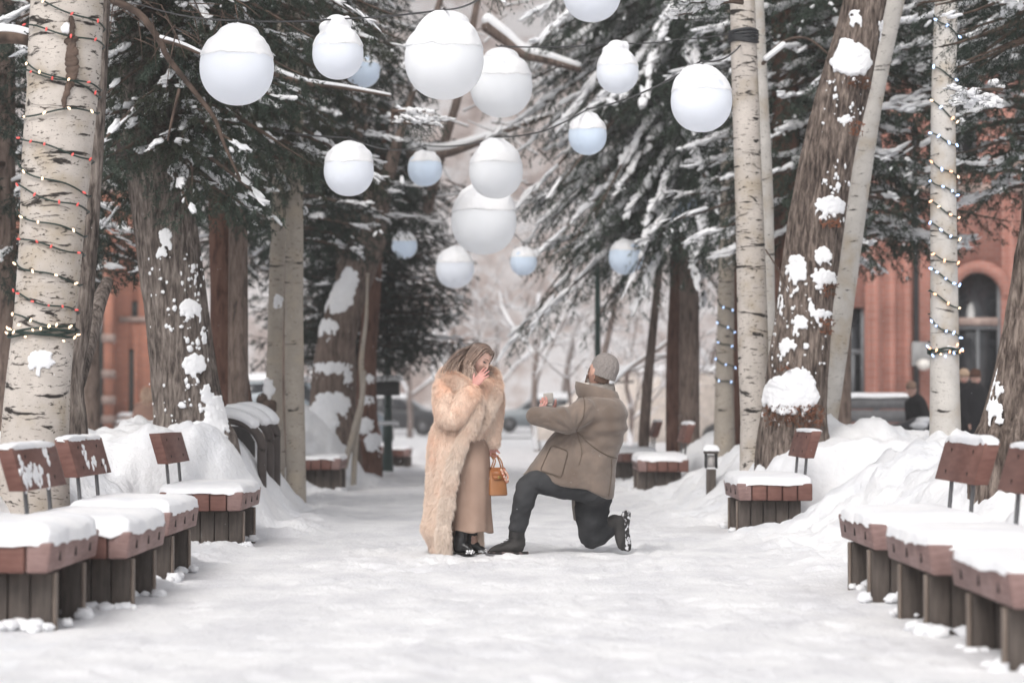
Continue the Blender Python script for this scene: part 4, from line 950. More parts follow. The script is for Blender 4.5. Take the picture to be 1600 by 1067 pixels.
for h in hol:
    x0, x1, z0, z1 = h[:4]; fr = G(); w_ = .07
    f = fr.join(bx(x0, x0+w_, yb+.1, yb+.2, z0, z1)).join(bx(x1-w_, x1, yb+.1, yb+.2, z0, z1)).join(bx(x0+w_, x1-w_, yb+.1, yb+.2, z0, z0+w_))
    zm = z0+(z1-z0)*(.5 if len(h) == 4 else .62); fr.join(bx(x0+w_, x1-w_, yb+.098, yb+.2, zm, zm+.09)); fr.join(bx((x0+x1)/2-.03, (x0+x1)/2+.03, yb+.11, yb+.19, z0+w_, zm))
    wn = fr.build('window', GRY, RB, smooth=False); bx(x0, x1, yb+.22, yb+.25, z0, z1).build('pane', DG, wn, smooth=False)
    bx(x0-.12, x1+.12, yb-.08, yb-.003, z0-.14, z0-.003).build('sill', STN, wn, smooth=False)
    pillow(x0-.1, x1+.1, yb-.08, yb-.01, z0-.002, .06, (16, 30), 3, .01, .01, 3).build('snow_ledge', M['snow'], wn)
    if len(h) > 4:
        P = arch_pts(x0-.0, x1+.0, z1-(x1-x0)/2); Po = arch_pts(x0-.24, x1+.24, z1-(x1-x0)/2); V = []; 
        for (a, b), (c, e) in zip(P, Po): V += [(a, yb-.05, b), (c, yb-.05, e), (c, yb-.001, e), (a, yb-.001, b)]
        F_ = [(i*4+k, i*4+(k+1) % 4, i*4+4+(k+1) % 4, i*4+4+k) for i in range(len(P)-1) for k in range(4)]
        G().add(V, Q=F_).build('arch', BR1, RB, smooth=False)
        bx(x0+w_, x1-w_, yb+.05, yb+.099, Zp(508, d), Zp(496, d)).build('transom', STN, RB, smooth=False)
tube([(X(1431, d), yb-.08, .2), (X(1431, d), yb-.08, Zp(420, d)), (X(1429, d), yb-.08, 7)], .06, 8).build('downpipe', BLK, RB)
g = box((X(1438, d), yb-.12, Zp(553, d)), (.40, .12, .50)).build('utility_box', flat('grey_box', (.28, .28, .28), .5), RB, smooth=False, bevel=.02)
ell((X(1440, d), yb-.3, Zp(570, d)), (.15, .14, .12)).build('wall_lamp', flat('lamp_white', (.7, .68, .64), .4), RB)
bx(X(1200, d), X(1800, d), yb-.2, yb+9, 8.2, 8.4).build('roof', flat('roof_grey', (.3, .3, .31)), RB, smooth=False)
q = np.random.default_rng(9)
blobs([(X(q.uniform(1560, 1600) if i < 5 else q.uniform(1410, 1450), d), yb-.04, Zp(q.uniform(395, 560), d)) for i in range(3)], [(q.uniform(.08, .2), .05, q.uniform(.03, .05)) for _ in range(3)], None, 2, .3).build('snow_ledge', M['snow'], RB)
# ---- left brick building
d = 60; yb = d; LBd = thing('brick_building', 'orange brick corner building with green grey posts seen between the trunks on the left', 'building', (X(180, d), yb, 0))
hol = [(X(201, d), X(209, d), Zp(650, d), Zp(545, d)), (X(205, d), X(215, d), Zp(497, d), Zp(470, d)), (X(60, d), X(110, d), Zp(640, d), Zp(480, d))]
g = wall_front(X(-10, d), X(250, d), yb, .3, -.2, 6.5, hol); g.build('wall', BR2, LBd, smooth=False)
for h in hol:
    x0, x1, z0, z1 = h; fr = bx(x0, x0+.05, yb+.05, yb+.15, z0, z1).join(bx(x1-.05, x1, yb+.05, yb+.15, z0, z1)).build('window', GRN, LBd, smooth=False); bx(x0+.05, x1-.05, yb+.16, yb+.19, z0, z1).build('pane', DG, fr, smooth=False)
for a, b in ((142, 155), (172, 186)):
    g = bx(X(a, d), X(b, d), yb-1.0, yb-.7, 0, 6); o = g.build('brick_pier', BR2, LBd, smooth=False)
    for py in (655, 625, 585, 530): bx(X(a, d)-.04, X(b, d)+.04, yb-1.04, yb-.66, Zp(py, d)-.1, Zp(py, d)+.1).build('stone_band', STN, o, smooth=False)
for a, b in ((156, 171), (120, 133), (134, 141)): bx(X(a, d), X(b, d), yb-.9, yb-.75, 0, 6).build('post', GRN, LBd, smooth=False)
bx(X(186, d), X(250, d), yb-.06, yb-.001, Zp(503, d), Zp(495, d)).build('stone_band', STN, LBd, smooth=False)
for k in range(5): 
    o = bx(X(188, d), X(216, d), yb-1.6+k*.25, yb-1.35+k*.25, 0, .25+k*.17).build('step', STN, LBd, smooth=False)
    pillow(X(190, d), X(215, d), yb-1.6+k*.25, yb-1.36+k*.25, .251+k*.17, .07, (14, 14), k).build('snow_cap', M['snow'], o)
bx(X(186, d), X(240, d), yb-3, yb-1.62, 0, .18).build('terrace', STN, LBd, smooth=False)
# white building far left
d = 55; WB = thing('white_building', 'white rendered shopfront glimpsed at the left frame edge', 'building', (X(10, d), d, 0))
hol = [(X(-25, d), X(18, d), Zp(540, d), Zp(470, d)), (X(-25, d), X(14, d), Zp(600, d), Zp(565, d))]
wall_front(X(-60, d), X(33, d), d, .3, -.2, 4.6, hol).build('wall', WHT, WB, smooth=False)
for h in hol: x0, x1, z0, z1 = h; fr = bx(x0, x1, d+.08, d+.12, z0, z0+.08).join(bx((x0+x1)/2-.03, (x0+x1)/2+.03, d+.08, d+.12, z0+.08, z1)).build('window', GRY, WB, smooth=False); bx(x0, x1, d+.14, d+.17, z0, z1).build('pane', flat('pinkish_pane', (.22, .12, .12), .3), fr, smooth=False)
bx(X(-62, d), X(35, d), d-.3, d+5, 4.6, 4.9).build('roof', flat('roof_dark', (.08, .08, .085)), WB, smooth=False)
# white awning
d = 57; A_ = thing('snowy_awning', 'slanted awning loaded with snow beside the orange brick building', 'awning', (X(142, d), d, 2.5)); V = [(X(128, d), d, Zp(552, d)), (X(151, d), d, Zp(552, d)), (X(150, d), d+.8, Zp(505, d)), (X(137, d), d+.8, Zp(505, d))]
V2 = [(a, b, c+.06) for a, b, c in V]; G().add(V+V2, Q=[(0, 3, 2, 1), (4, 5, 6, 7), (0, 1, 5, 4), (1, 2, 6, 5), (2, 3, 7, 6), (3, 0, 4, 7)]).build('canopy', GRN, A_, smooth=False)
V3 = [(a, b-.01, c+.065) for a, b, c in V]; V4 = [(a, b-.01, c+.2) for a, b, c in V]; G().add(V3+V4, Q=[(0, 3, 2, 1), (4, 5, 6, 7), (0, 1, 5, 4), (1, 2, 6, 5), (2, 3, 7, 6), (3, 0, 4, 7)]).build('snow_cap', M['snow'], A_, bevel=.05)
# hillside houses, faint
for i, (px, py, w_, lab) in enumerate([(752, 418, 26, 'faint grey house on the hillside under the middle globes'), (785, 424, 22, 'smaller faint house on the hillside, right of its grey neighbour')]):
    d = 210+i*15; p = at(px, py+22, d); ww = w_/S(d); r_ = thing('hill_house', lab, 'house', tuple(p)); h_ = ww*.9
    bx(p.x-ww/2, p.x+ww/2, p.y, p.y+ww, p.z-8, p.z+h_).build('wall', GRY, r_, smooth=False)
    for k in range(3):
        x_ = p.x+(k-1)*ww*.3; bx(x_-ww*.08, x_+ww*.08, p.y-.05, p.y-.005, p.z+h_*.35, p.z+h_*.7).build('window', DG, r_, smooth=False)
    V = [(p.x-ww*.6, p.y-.5, p.z+h_+.01), (p.x+ww*.6, p.y-.5, p.z+h_+.01), (p.x+ww*.6, p.y+ww+.5, p.z+h_+.01), (p.x-ww*.6, p.y+ww+.5, p.z+h_+.01), (p.x-ww*.6, p.y+ww/2, p.z+h_*1.4), (p.x+ww*.6, p.y+ww/2, p.z+h_*1.4)]
    G().add(V, T=[(0, 4, 3), (1, 2, 5)], Q=[(0, 1, 5, 4), (2, 3, 4, 5), (0, 3, 2, 1)]).build('roof', M['snow'], r_, smooth=False)
# ---- vehicles (profile extruded, wheels, windows)
def vehicle(name, lab, cat, loc, face, prof, glass, width, paint, wheels, wr=.33, lights=True, snowtop=None, wall=.05):
    """prof: list (x,z) closed outline along length, car pointing +x if face=1"""
    r_ = thing(name, lab, cat, loc); x0, y0, z0 = loc
    P = np.array(prof, float); P[:, 0] *= face; n = len(P); hw = width/2
    def ext(P, ya, yb, inset=0):
        Vv = [(x0+a, y0+ya, z0+b) for a, b in P]+[(x0+a, y0+yb, z0+b) for a, b in P]; return Vv
    # body with tumblehome: top narrower
    rows = []
    for yy, k in ((-hw, 0), (-hw*.97, 1), (0, 1.04), (hw*.97, 1), (hw, 0)):
        Q_ = P.copy(); top = P[:, 1] > .9
        yv = np.where(top, yy*(.88 if abs(yy) > .1 else 1), yy); c = P.mean(0)
        sc = 1-.02*(k == 0); rows.append(np.stack([x0+c[0]+(P[:, 0]-c[0])*sc, y0+yv, z0+c[1]+(P[:, 1]-c[1])*sc], -1))
    g = rings(np.array(rows)); bd = g.build('body', paint, r_, bevel=.0, smooth=False)
    for gl in glass:
        Gq = np.array(gl, float); Gq[:, 0] *= face
        for s in (-1, 1):
            yv = s*(hw*.90+.012)+np.where(Gq[:, 1] > 1.15, -s*.015, s*.03); V = np.stack([x0+Gq[:, 0], y0+yv, z0+Gq[:, 1]], -1); V2 = V.copy(); V2[:, 1] -= s*.02; k = len(V)
            gg = rings(np.array([V, V2])); gg.build('side_window', DG, r_, smooth=False)
    for wx in wheels:
        for s in (-1, 1):
            c = (x0+wx*face, y0+s*(hw-.08), z0+wr); w1 = G(); th = np.linspace(0, 2*np.pi, 25)[:-1]
            Rg = np.array([[(c[0]+rr*math.cos(a), c[1]+dy, c[2]+rr*math.sin(a)) for a in th] for rr, dy in ((wr*.6, -.10), (wr*.93, -.11), (wr, -.07), (wr, .07), (wr*.93, .11), (wr*.6, .10))])
            wh = rings(Rg).build('wheel', BLK, r_); loft([(c[0], c[1]-.115*1, c[2]), (c[0], c[1]+.115, c[2])], [wr*.5, wr*.5], n=16, sub=1, ref=(0, 0, 1)).build('rim', M['steel'], wh)
    L = P[:, 0].max() if face > 0 else P[:, 0].min()
    return r_
carprof = [(-2.15, .35), (-2.2, .8), (-2.05, .95), (-1.75, 1.02), (-1.2, 1.42), (-.2, 1.47), (.45, 1.40), (1.05, 1.0), (1.9, .86), (2.15, .7), (2.18, .35), (1.75, .25), (-1.75, .25)]
cargl = [[(-1.45, 1.02), (-1.08, 1.36), (-.32, 1.39), (-.32, 1.02)], [(-.24, 1.02), (-.24, 1.39), (.38, 1.34), (.84, 1.02)]]
dark = flat('dark_car_paint', (.03, .032, .036), .25, .3, .6); silver = flat('silver_car_paint', (.42, .44, .46), .25, .3, .6); bluegrey = flat('blue_grey_car_paint', (.13, .155, .175), .3, .2, .6); cream = flat('cream_van_paint', (.58, .52, .47), .4)
g0 = .08
c1 = vehicle('parked_car', 'dark car parked across the street, left of the woman', 'car', (X(607, 92), 92, g0), 1, carprof, cargl, 1.75, dark, (-1.35, 1.35))
for s in (-1, 1): ell((X(607, 92)+2.1, 92+s*.6, g0+.7), (.08, .16, .09)).build('headlight', flat('headlight_on', (1, .9, .7), .2, 0, .5, (1, .85, .6), 3), c1)
pillow(X(607, 92)-1.2, X(607, 92)+.4, 91.2, 92.8, g0+1.46, .12, (20, 20), 4).build('snow_cap', M['snow'], c1)
c2 = vehicle('parked_car', 'silver car behind the dark one with its headlight glowing', 'car', (X(628, 101), 101, g0), 1, carprof, cargl, 1.75, silver, (-1.35, 1.35))
for s in (-1, 1): ell((X(628, 101)+.0, 101-.0+s*.6, g0+.95), (.12, .2, .1)) .build('headlight', flat('headlight_warm', (1, .85, .6), .2, 0, .5, (1, .8, .5), 4), c2)
pillow(X(628, 101)-1.2, X(628, 101)+.4, 100.2, 101.8, g0+1.46, .2, (20, 20), 5).build('snow_cap', M['snow'], c2)
vanprof = [(-2.6, .3), (-2.62, 1.9), (-2.5, 2.05), (1.2, 2.05), (1.5, 1.95), (2.05, 1.2), (2.7, 1.0), (2.8, .75), (2.8, .3), (2.2, .25), (-2.2, .25)]
vangl = [[(.35, 1.2), (.35, 1.8), (1.3, 1.8), (1.75, 1.2)]]
xv = X(1010, 62); c3 = vehicle('parked_van', 'cream van with snow on its roof parked beyond the kneeling man', 'van', (xv, 62, 0), -1, vanprof, vangl, 1.9, cream, (-1.7, 1.8), .36)
pillow(xv-1.5, xv+2.6, 61.1, 62.9, 2.05, .16, (30, 24), 6).build('snow_cap', M['snow'], c3)
c4_ = vehicle('parked_car', 'blue grey car glimpsed between the aspen pair and the leaning tree', 'car', (X(455, 52), 52, 0), 1, [(a, b*1.18) for a, b in carprof], [[(a, b*1.18) for a, b in gl] for gl in cargl], 1.8, bluegrey, (-1.35, 1.35))
pillow(X(455, 52)-1.2, X(455, 52)+.4, 51.2, 52.8, 1.72, .14, (20, 20), 7).build('snow_cap', M['snow'], c4_)
c5 = vehicle('parked_car', 'snow covered car far off between the couple', 'car', (X(845, 104), 104, g0), -1, carprof, cargl, 1.75, flat('pale_blue_paint', (.24, .27, .29), .3), (-1.35, 1.35))
pillow(X(845, 104)-.5, X(845, 104)+1.3, 103.2, 104.8, g0+1.44, .3, (20, 20), 8).build('snow_cap', M['snow'], c5)
# ---- lamp posts
def lamp(px, d, lab, collar=True, top=5.2, r=.055):
    p = at(px, 690, d); x, y = p.x, p.y; r_ = thing('lamp_post', lab, 'lamp post', (x, y, 0), 'dark green lamp posts'); gm = flat('lamp_green', (.012, .035, .03), .45)
    loft([(x, y, -.1), (x, y, .12), (x, y, .5), (x, y, .62), (x, y, 1.1), (x, y, 1.16), (x, y, 1.6)], [.10, .095, .075, .09, .06, .07, r], n=20, sub=3, ref=(0, 1, 0)).build('base', gm, r_)
    loft([(x, y, 1.6), (x, y, top)], [r, r*.8], n=14, sub=2, ref=(0, 1, 0)).build('pole', gm, r_)
    g = loft([(x, y, top), (x, y, top+.08), (x, y, top+.1)], [.12, .13, .05], n=16, sub=1, ref=(0, 1, 0)); g.build('collar', gm, r_)
    loft([(x, y, top+.1), (x, y, top+.3), (x, y, top+.5), (x, y, top+.62)], [.10, .19, .17, .05], n=18, sub=3, ref=(0, 1, 0)).build('lamp_shade', GW, r_)
    if collar:
        z = Zp(606, d); g = box((x, y, z), (.40, .34, .26)); o = g.build('planter_box', BLK, r_, smooth=False, bevel=.02); pillow(x-.23, x+.23, y-.2, y+.2, z+.13, .09, (16, 16), 4).build('snow_cap', M['snow'], o)
        pillow(x-.17, x+.17, y-.17, y+.17, Zp(662, d), .05, (16, 16), 4).build('snow_cap', M['snow'], r_)
    return r_
lamp(606, 41, 'dark green lamp post with a black snow topped box, left of the woman', top=2.9)
lamp(934, 40, 'slim dark green lamp post rising behind the kneeling man', False, 5.6, .05)
# ---- bollard light
p = at(1111, 742, 25.5); x, y = p.x, p.y; zb = H1(x, y)-.02; r_ = thing('bollard_light', 'small wooden bollard light with snow on its lid, between the right hand benches', 'bollard', (x, y, zb))
zt = Zp(703, 25.5)
box((x, y, zb+(zt-.2-zb)/2-.1), (.10, .10, zt-.2-zb+.2)).build('post', M['oldwood'], r_, smooth=False, bevel=.008)
for sx in (-.055, .055):
    for sy in (-.055, .055): box((x+sx, y+sy, zt-.115), (.018, .018, .15)).build('bar', BLK, r_, smooth=False)
box((x, y, zt-.115), (.075, .075, .13)).build('lamp', flat('frosted_lamp', (.45, .43, .42), .4), r_, smooth=False); box((x, y, zt-.02), (.15, .15, .035)).build('lid', M['oldwood'], r_, smooth=False, bevel=.005)
pillow(x-.075, x+.075, y-.075, y+.075, zt-.002, .07, (14, 14), 3, .01, .01, 3).build('snow_cap', M['snow'], r_)
# ---- arched bike rack like frame half sunk in the bank
d = 25.0; r_ = thing('arched_rack', 'row of brown arched frames under snow at the right foot of the grey trunk', 'rack', (X(395, d), d, .3), None)
brm = flat('brown_painted_timber', (.055, .042, .038), .6)
for k, (xa, xb, yt, dd) in enumerate([(352, 410, 652, 23.0), (372, 422, 646, 23.6), (388, 432, 643, 24.2)]):
    x0, x1, zt = X(xa, dd), X(xb, dd), Zp(yt, dd); w_ = x1-x0; P = []
    for t in np.linspace(0, 1, 14):
        a = math.pi*t*.55; P.append((x0+w_*(math.sin(a)), dd, zt-.02-.0*t-(1-math.cos(a))*w_*.8))
    P.append((x1, dd, 0.1)); P = [(x0-.1, dd, zt-.03)]+P
    g = loft(P, [(.045, .075)]*len(P), n=10, sub=2, ref=(0, 1, 0)); o = g.build('arch', brm, r_)
    loft([(a, b, c+.06) for a, b, c in P[:9+k]], [(.06, .11)]*(9+k), n=10, sub=2, ref=(0, 1, 0)).build('snow_cap', M['snow'], o)
Pn = [(X(352, 23.2)+.0, 23.2, .1), (X(352, 23.2), 23.2, Zp(664, 23.2)), (X(385, 23.2), 23.2, Zp(668, 23.2)), (X(398, 23.2), 23.2, Zp(690, 23.2)), (X(400, 23.2), 23.2, .1)]
rings(np.array([Pn, [(a, b+.05, c) for a, b, c in Pn]])).build('panel', flat('dark_grey_panel', (.075, .068, .066), .8), r_, smooth=False)
# ---- brown board on the grey trunk
p, nr = on_trunk(C1p, 203, 244, 21.8); o = box((p[0], p[1]-.04, p[2]), (.24, .035, .22), Matrix.Rotation(R(2), 3, 'Y')).build('wooden_board', flat('brown_board', (.055, .035, .033), .6), smooth=False, bevel=.006); tag(o, 'small square dark brown board fixed high on the massive grey trunk', 'sign')
# ---- grey low fence at the right and snow humps
d = 42; r_ = thing('board_fence', 'low grey board fence in front of the right brick building', 'fence', (X(1360, d), d, 0)); fm = flat('grey_board', (.13, .13, .135), .7)
for k in range(5): bx(X(1300, d), X(1432, d), d, d+.04, .15+k*.235, .37+k*.235).build('board', fm, r_, smooth=False)
for px in (1302, 1366, 1428): bx(X(px, d), X(px, d)+.09, d+.042, d+.13, -.1, 1.3).build('post', fm, r_, smooth=False)
pillow(X(1300, d), X(1432, d), d-.02, d+.08, 1.31, .06, (12, 40), 4).build('snow_cap', M['snow'], r_)
# ================================================================== people
def hsv_skin(name, c):
    m = noisemat(name, tuple(x*.9 for x in c), c, 30, rough=.5, bst=.12, bsc=300, bd=.001, sss=.25); return m
SK = hsv_skin('skin_pale', (.62, .40, .33)); SKP = hsv_skin('skin_pink_hands', (.60, .31, .27)); LIP = flat('lip', (.42, .10, .09), .4); EYE = flat('eye_dark', (.03, .022, .02), .3); BROW = flat('brow_brown', (.10, .065, .045), .8); NAIL = flat('nail', (.62, .38, .34), .3)
def ZP(X_, Y_, dy=0.): return np.array([(X_-519.3)/591.4, 18.43+dy, (1001-Y_)/591.4])
def head_geo(hc, fwd, upv, size=1., mi=(0, 1, 2, 3)):
    """egg head with features; local x right, y forward, z up"""
    f = unit(np.array(fwd, float)); u = np.array(upv, float); u = unit(u-f*u.dot(f)); r = np.cross(f, u)
    Vv, F_ = ico(5); x, y, z = Vv.T
    X_ = x*.074; Y_ = y*.094; Z_ = z*.116
    jaw = sstep(0, -1, z); X_ = X_*(1-.36*jaw**1.3); Y_ = np.where(y > 0, Y_*(1-.10*jaw), Y_*(1-.42*jaw)); fl = sstep(.4, 1, y); Y_ = Y_*(1-.05*fl)
    def gb(cx, cz, sx, sz, a): 
        return a*np.exp(-((X_-cx)/sx)**2-((Z_-cz)/sz)**2)*(y > 0)
    for s in (-1, 1):
        Y_ = Y_+gb(s*.031, .004, .017, .011, -.012)+gb(s*.030, .026, .022, .008, .005)+gb(s*.04, -.022, .02, .018, .006)
    Y_ = Y_+gb(0, -.008, .008, .022, .010)+gb(0, -.024, .013, .009, .018)+gb(0, -.048, .02, .006, .006)+gb(0, -.060, .018, .006, .005)+gb(0, -.054, .022, .0022, -.004)+gb(0, -.088, .018, .014, .008)
    P = np.stack([X_, Y_, Z_], 1)*size
    W_ = hc+P[:, :1]*r+P[:, 1:2]*f+P[:, 2:]*u
    def w(p): p = np.array(p)*size; return hc+r*p[0]+f*p[1]+u*p[2]
    Rm = np.stack([r, f, u], 1)
    g = G(); g.mi = mi[0]; g.add(W_, F_)
    for s in (-1, 1):
        g.join(ell(w((s*.074, -.006, -.008)), np.array((.010, .018, .032))*size, Rm, 3))
        g.mi = mi[3]; g.join(tube([w((s*(.014+.009*k), .0865-.0016*k*k, .028+.003*math.sin(k*.9))) for k in range(5)], .0028*size, 6))
        g.mi = mi[2]; g.join(tube([w((s*(.018+.0065*k), .0815-.0012*k*k, .004-.0025*math.sin(k*.78))) for k in range(5)], .0026*size, 6))
        g.join(ell(w((s*.031, .0745, .006)), np.array((.0075, .0075, .006))*size, Rm, 2)); g.mi = mi[0]
    g.mi = mi[1]; g.join(loft([w((-.021, .079, -.054)), w((-.008, .0885, -.051)), w((.008, .0885, -.051)), w((.021, .079, -.054))], [.002*size, .0042*size, .0042*size, .002*size], n=8, ref=tuple(f)))
    g.join(loft([w((-.018, .078, -.058)), w((0, .0875, -.0605)), w((.018, .078, -.058))], [.002*size, .0055*size, .002*size], n=8, ref=tuple(f)))
    return g, w, Rm
def hand_geo(wr, d, nrm, thumb, curl=(.3, .3, .35, .45), tcurl=.3, size=1., spread=.06, tang=.75):
    """wr wrist point, d pointing to fingers, nrm palm normal (curl direction), thumb = +-1 side"""
    d = unit(np.array(d, float)); n = np.array(nrm, float); n = unit(n-d*n.dot(d)); s = np.cross(d, n)*thumb; wr = np.array(wr, float)
    parts = [loft([wr-d*.03*size, wr, wr+d*.045*size, wr+d*.082*size], [(.025*size, .019*size), (.026*size, .018*size), (.040*size, .015*size), (.038*size, .012*size)], n=16, sub=4, ref=tuple(n))]
    nails = []
    ln = (.072, .080, .075, .060)
    for i in range(4):
        o = (.029-.0195*i); b = wr+d*(.082+(.003 if i in (1, 2) else -.004))*size+s*o*size; dd = unit(d+s*spread*(1.5-i)); p = [b-d*.012*size, b]; a = 0
        for j, fr in enumerate((.45, .30, .25)):
            a += curl[i]*(1, 1.2, .7)[j]*.9; v = dd*math.cos(a)+n*math.sin(a); p.append(p[-1]+v*ln[i]*fr*size)
        parts.append(loft(p, [.0088*size, .0088*size, .0082*size, .0072*size, .0058*size], n=10, sub=3, ref=tuple(s)))
        nails.append((p[-1]-v*.006*size-n*math.cos(a)*.0045*size+dd*math.sin(a)*.0045*size, v))
    tb = wr+d*.018*size+s*.024*size; v1 = unit(d*math.cos(tang)+s*math.sin(tang)+n*.25); v2 = unit(v1+n*tcurl*.6+d*.25); v3 = unit(v2+n*tcurl*.8)
    p = [tb-v1*.01, tb+v1*.03*size, tb+v1*.03*size+v2*.030*size, tb+v1*.03*size+v2*.03*size+v3*.024*size]
    parts.append(loft(p, [.0135*size, .0115*size, .0098*size, .0068*size], n=10, sub=3, ref=tuple(n)))
    h = fuse(parts, .0034, 2)
    return h
def sil(rg, n=44, p=2.4, sub=5, y=0., tilt=None):
    """rings from silhouette: (XL,YL,XR,YR,b,dy) in zoomed photo units; elliptical ring spanning L..R with half depth b"""
    A = np.array([list(ZP(a, b))+list(ZP(c, d))+[e, f] for a, b, c, d, e, f in rg]); A = catmull(A, sub)
    th = np.linspace(0, 2*np.pi, n, endpoint=False); ct, st = np.cos(th), np.sin(th)
    k = (np.abs(ct)**p+np.abs(st)**p)**(-1/p); ct, st = ct*k, st*k
    L, Rr, b, f = A[:, :3], A[:, 3:6], A[:, 6], A[:, 7]
    C = (L+Rr)/2; H_ = (Rr-L)/2; Rg = C[:, None]+H_[:, None]*ct[None, :, None]; Rg[..., 1] += b[:, None]*st[None]+f[:, None]
    return Rg
def clothnoise(sc=(6, 6, 3), a=.008, seed=1): return lambda V: (fbm(V[:, 0]*sc[0], V[:, 1]*sc[1], V[:, 2]*sc[2], 3, seed)-.5)*a*2

# ---------------------------------------------------------------- woman
Wm = thing('person', 'standing woman in a long cream fur coat, hand over her mouth, holding a tan handbag', 'person', (ZP(310, 1001)[0], 18.45, 0))
Hc = ZP(374, 128, -.03); fw = (.74, -.56, -.50); up_ = (.38, -.12, .92)
hd, hw, HR = head_geo(Hc, fw, up_, 1.0, (0, 1, 2, 3))
neck = loft([ZP(332, 262, .02), ZP(345, 215, .0), ZP(362, 165, 0.)], [.06, .054, .055], n=16)
tors = loft([ZP(300, 610), ZP(292, 530), ZP(292, 440), ZP(300, 340), ZP(318, 270), ZP(332, 235, .02)], [(.165, .125), (.17, .125), (.13, .10), (.155, .115), (.16, .10), (.07, .07)], n=24)
legs = [loft([ZP(270, 600, -.05), ZP(282, 760, -.08), ZP(285, 880, -.08), ZP(285, 960, -.07)], [.085, .058, .045, .04], n=14), loft([ZP(330, 600, .05), ZP(345, 760, .04), ZP(338, 880, .03), ZP(345, 960, .02)], [.085, .058, .045, .04], n=14)]
# right arm raised to the mouth (viewer left), left arm hanging (viewer right)
rw = ZP(352, 247, -.185); le_w = ZP(424, 512, .03)
armR = loft([ZP(235, 262, -.06), ZP(245, 345, -.15), ZP(262, 405, -.2), ZP(305, 330, -.21), rw], [.055, .048, .044, .036, .026], n=14)
armL = loft([ZP(415, 262, .09), ZP(437, 340, .10), ZP(438, 400, .08), ZP(430, 470, .05), le_w], [.055, .048, .042, .034, .026], n=14)
hR = hand_geo(rw, (.62, -.02, .78), (.25, .72, -.30), 1, (.12, .14, .2, .3), .2, .98, .05, .9)
hL = hand_geo(le_w, (.10, -.05, -1), (.35, -.75, .1), -1, (.75, .85, .9, 1.0), .8, .92, .04, .5)
g = G(); g.join(fuse([neck, tors, armR, armL]+legs, .011, 3)); g.V and None
def addmi(dst, src, mi=None):
    V, T, Q = src.arr(); off = dst.n; dst.V.append(V); dst.n += len(V)
    if len(T): dst.T.append(T+off); dst.tm.append(np.concatenate(src.tm) if mi is None else np.full(len(T), mi))
    if len(Q): dst.Q.append(Q+off); dst.qm.append(np.concatenate(src.qm) if mi is None else np.full(len(Q), mi))
addmi(g, hd); addmi(g, hR, 4); addmi(g, hL, 4)
g.build('body', [SK, LIP, EYE, BROW, SKP], Wm)
# skirt: flared wool skirt with folds
Rg = sil([(262, 470, 405, 470, .13, 0), (262, 520, 412, 520, .145, 0), (250, 600, 418, 598, .16, -.01), (243, 700, 421, 700, .155, -.02), (240, 800, 424, 800, .15, -.03), (237, 860, 427, 862, .155, -.03), (236, 897, 428, 906, .16, -.03)], n=96, p=2.1, sub=8)
nv = Rg.shape[0]; th = np.linspace(0, 2*np.pi, 96, endpoint=False); tt = np.linspace(0, 1, nv)[:, None]; C = Rg.mean(1, keepdims=True)
fold = .055*tt*np.sin(th*5+.9+tt*.8)+.03*tt*np.sin(th*9+2)+.02*np.sin(th*3+tt*7)
Rg = C+(Rg-C)*(1+fold[..., None]); Rg[-1, :, 2] += .008*np.sin(th*5)
inn = C+(Rg-C)*.97; Rg2 = np.concatenate([Rg, inn[::-1][:nv-4]])
SKT = noisemat('taupe_wool', (.30, .205, .16), (.37, .26, .205), 5, rough=.9, bst=.25, bsc=180, bd=.002, spec=.15)
rings(Rg2, cap=False).build('skirt', SKT, Wm)
# boots
def boot(P, rad, sole, mat, solemat, parent, name='boot', heel=None, snowtoe=True, fl=None):
    return None
bm_ = flat('black_boot_leather', (.012, .012, .013), .35, 0, .5)
bs = flat('boot_sole', (.02, .018, .017), .8)
for sh, toe, yy in (((290, 882), (338, 985), -.10), ((338, 880), (392, 985), .03)):
    ax_, ay_ = sh; tx, ty = toe
    pts = fuse([loft([ZP(ax_+4, ay_-35, yy), ZP(ax_+3, ay_+20, yy), ZP(ax_-6, ay_+80, yy), ZP(ax_-8, 984, yy)], [.050, .048, .046, .042], n=20),
        loft([ZP(ax_-16, 974, yy), ZP(ax_+12, 968, yy-.01), ZP(ax_+36, 978, yy-.025), ZP(tx, 988, yy-.04), ZP(tx+10, 991, yy-.045)], [(.034, .038), (.04, .040), (.028, .038), (.018, .030), (.010, .018)], n=20, ref=(0, 1, 0))], .007, 4, noise=lambda V: (fbm(V[:, 0]*30, V[:, 1]*30, V[:, 2]*40, 2, 4)-.5)*.008)
    o = pts.build('boot', bm_, Wm)
    V_ = [ZP(ax_-34, 1001, yy), ZP(ax_+4, 1001, yy-.01), ZP(ax_+34, 1001, yy-.02), ZP(tx+14, 1001, yy-.045)]
    loft([p+np.array([0, 0, .006]) for p in V_], [(.007, .028), (.007, .036), (.006, .04), (.006, .022)], n=14, ref=(0, 1, 0)).build('sole', bs, o)
    q = np.random.default_rng(int(ax_)); blobs([ZP(tx+q.uniform(-22, 14), 988+q.uniform(-6, 8), yy-.06+q.normal()*.015) for _ in range(22)], [(q.uniform(.003, .009),)*3 for _ in range(22)], None, 1, .5).build('snow', M['snow'], o)
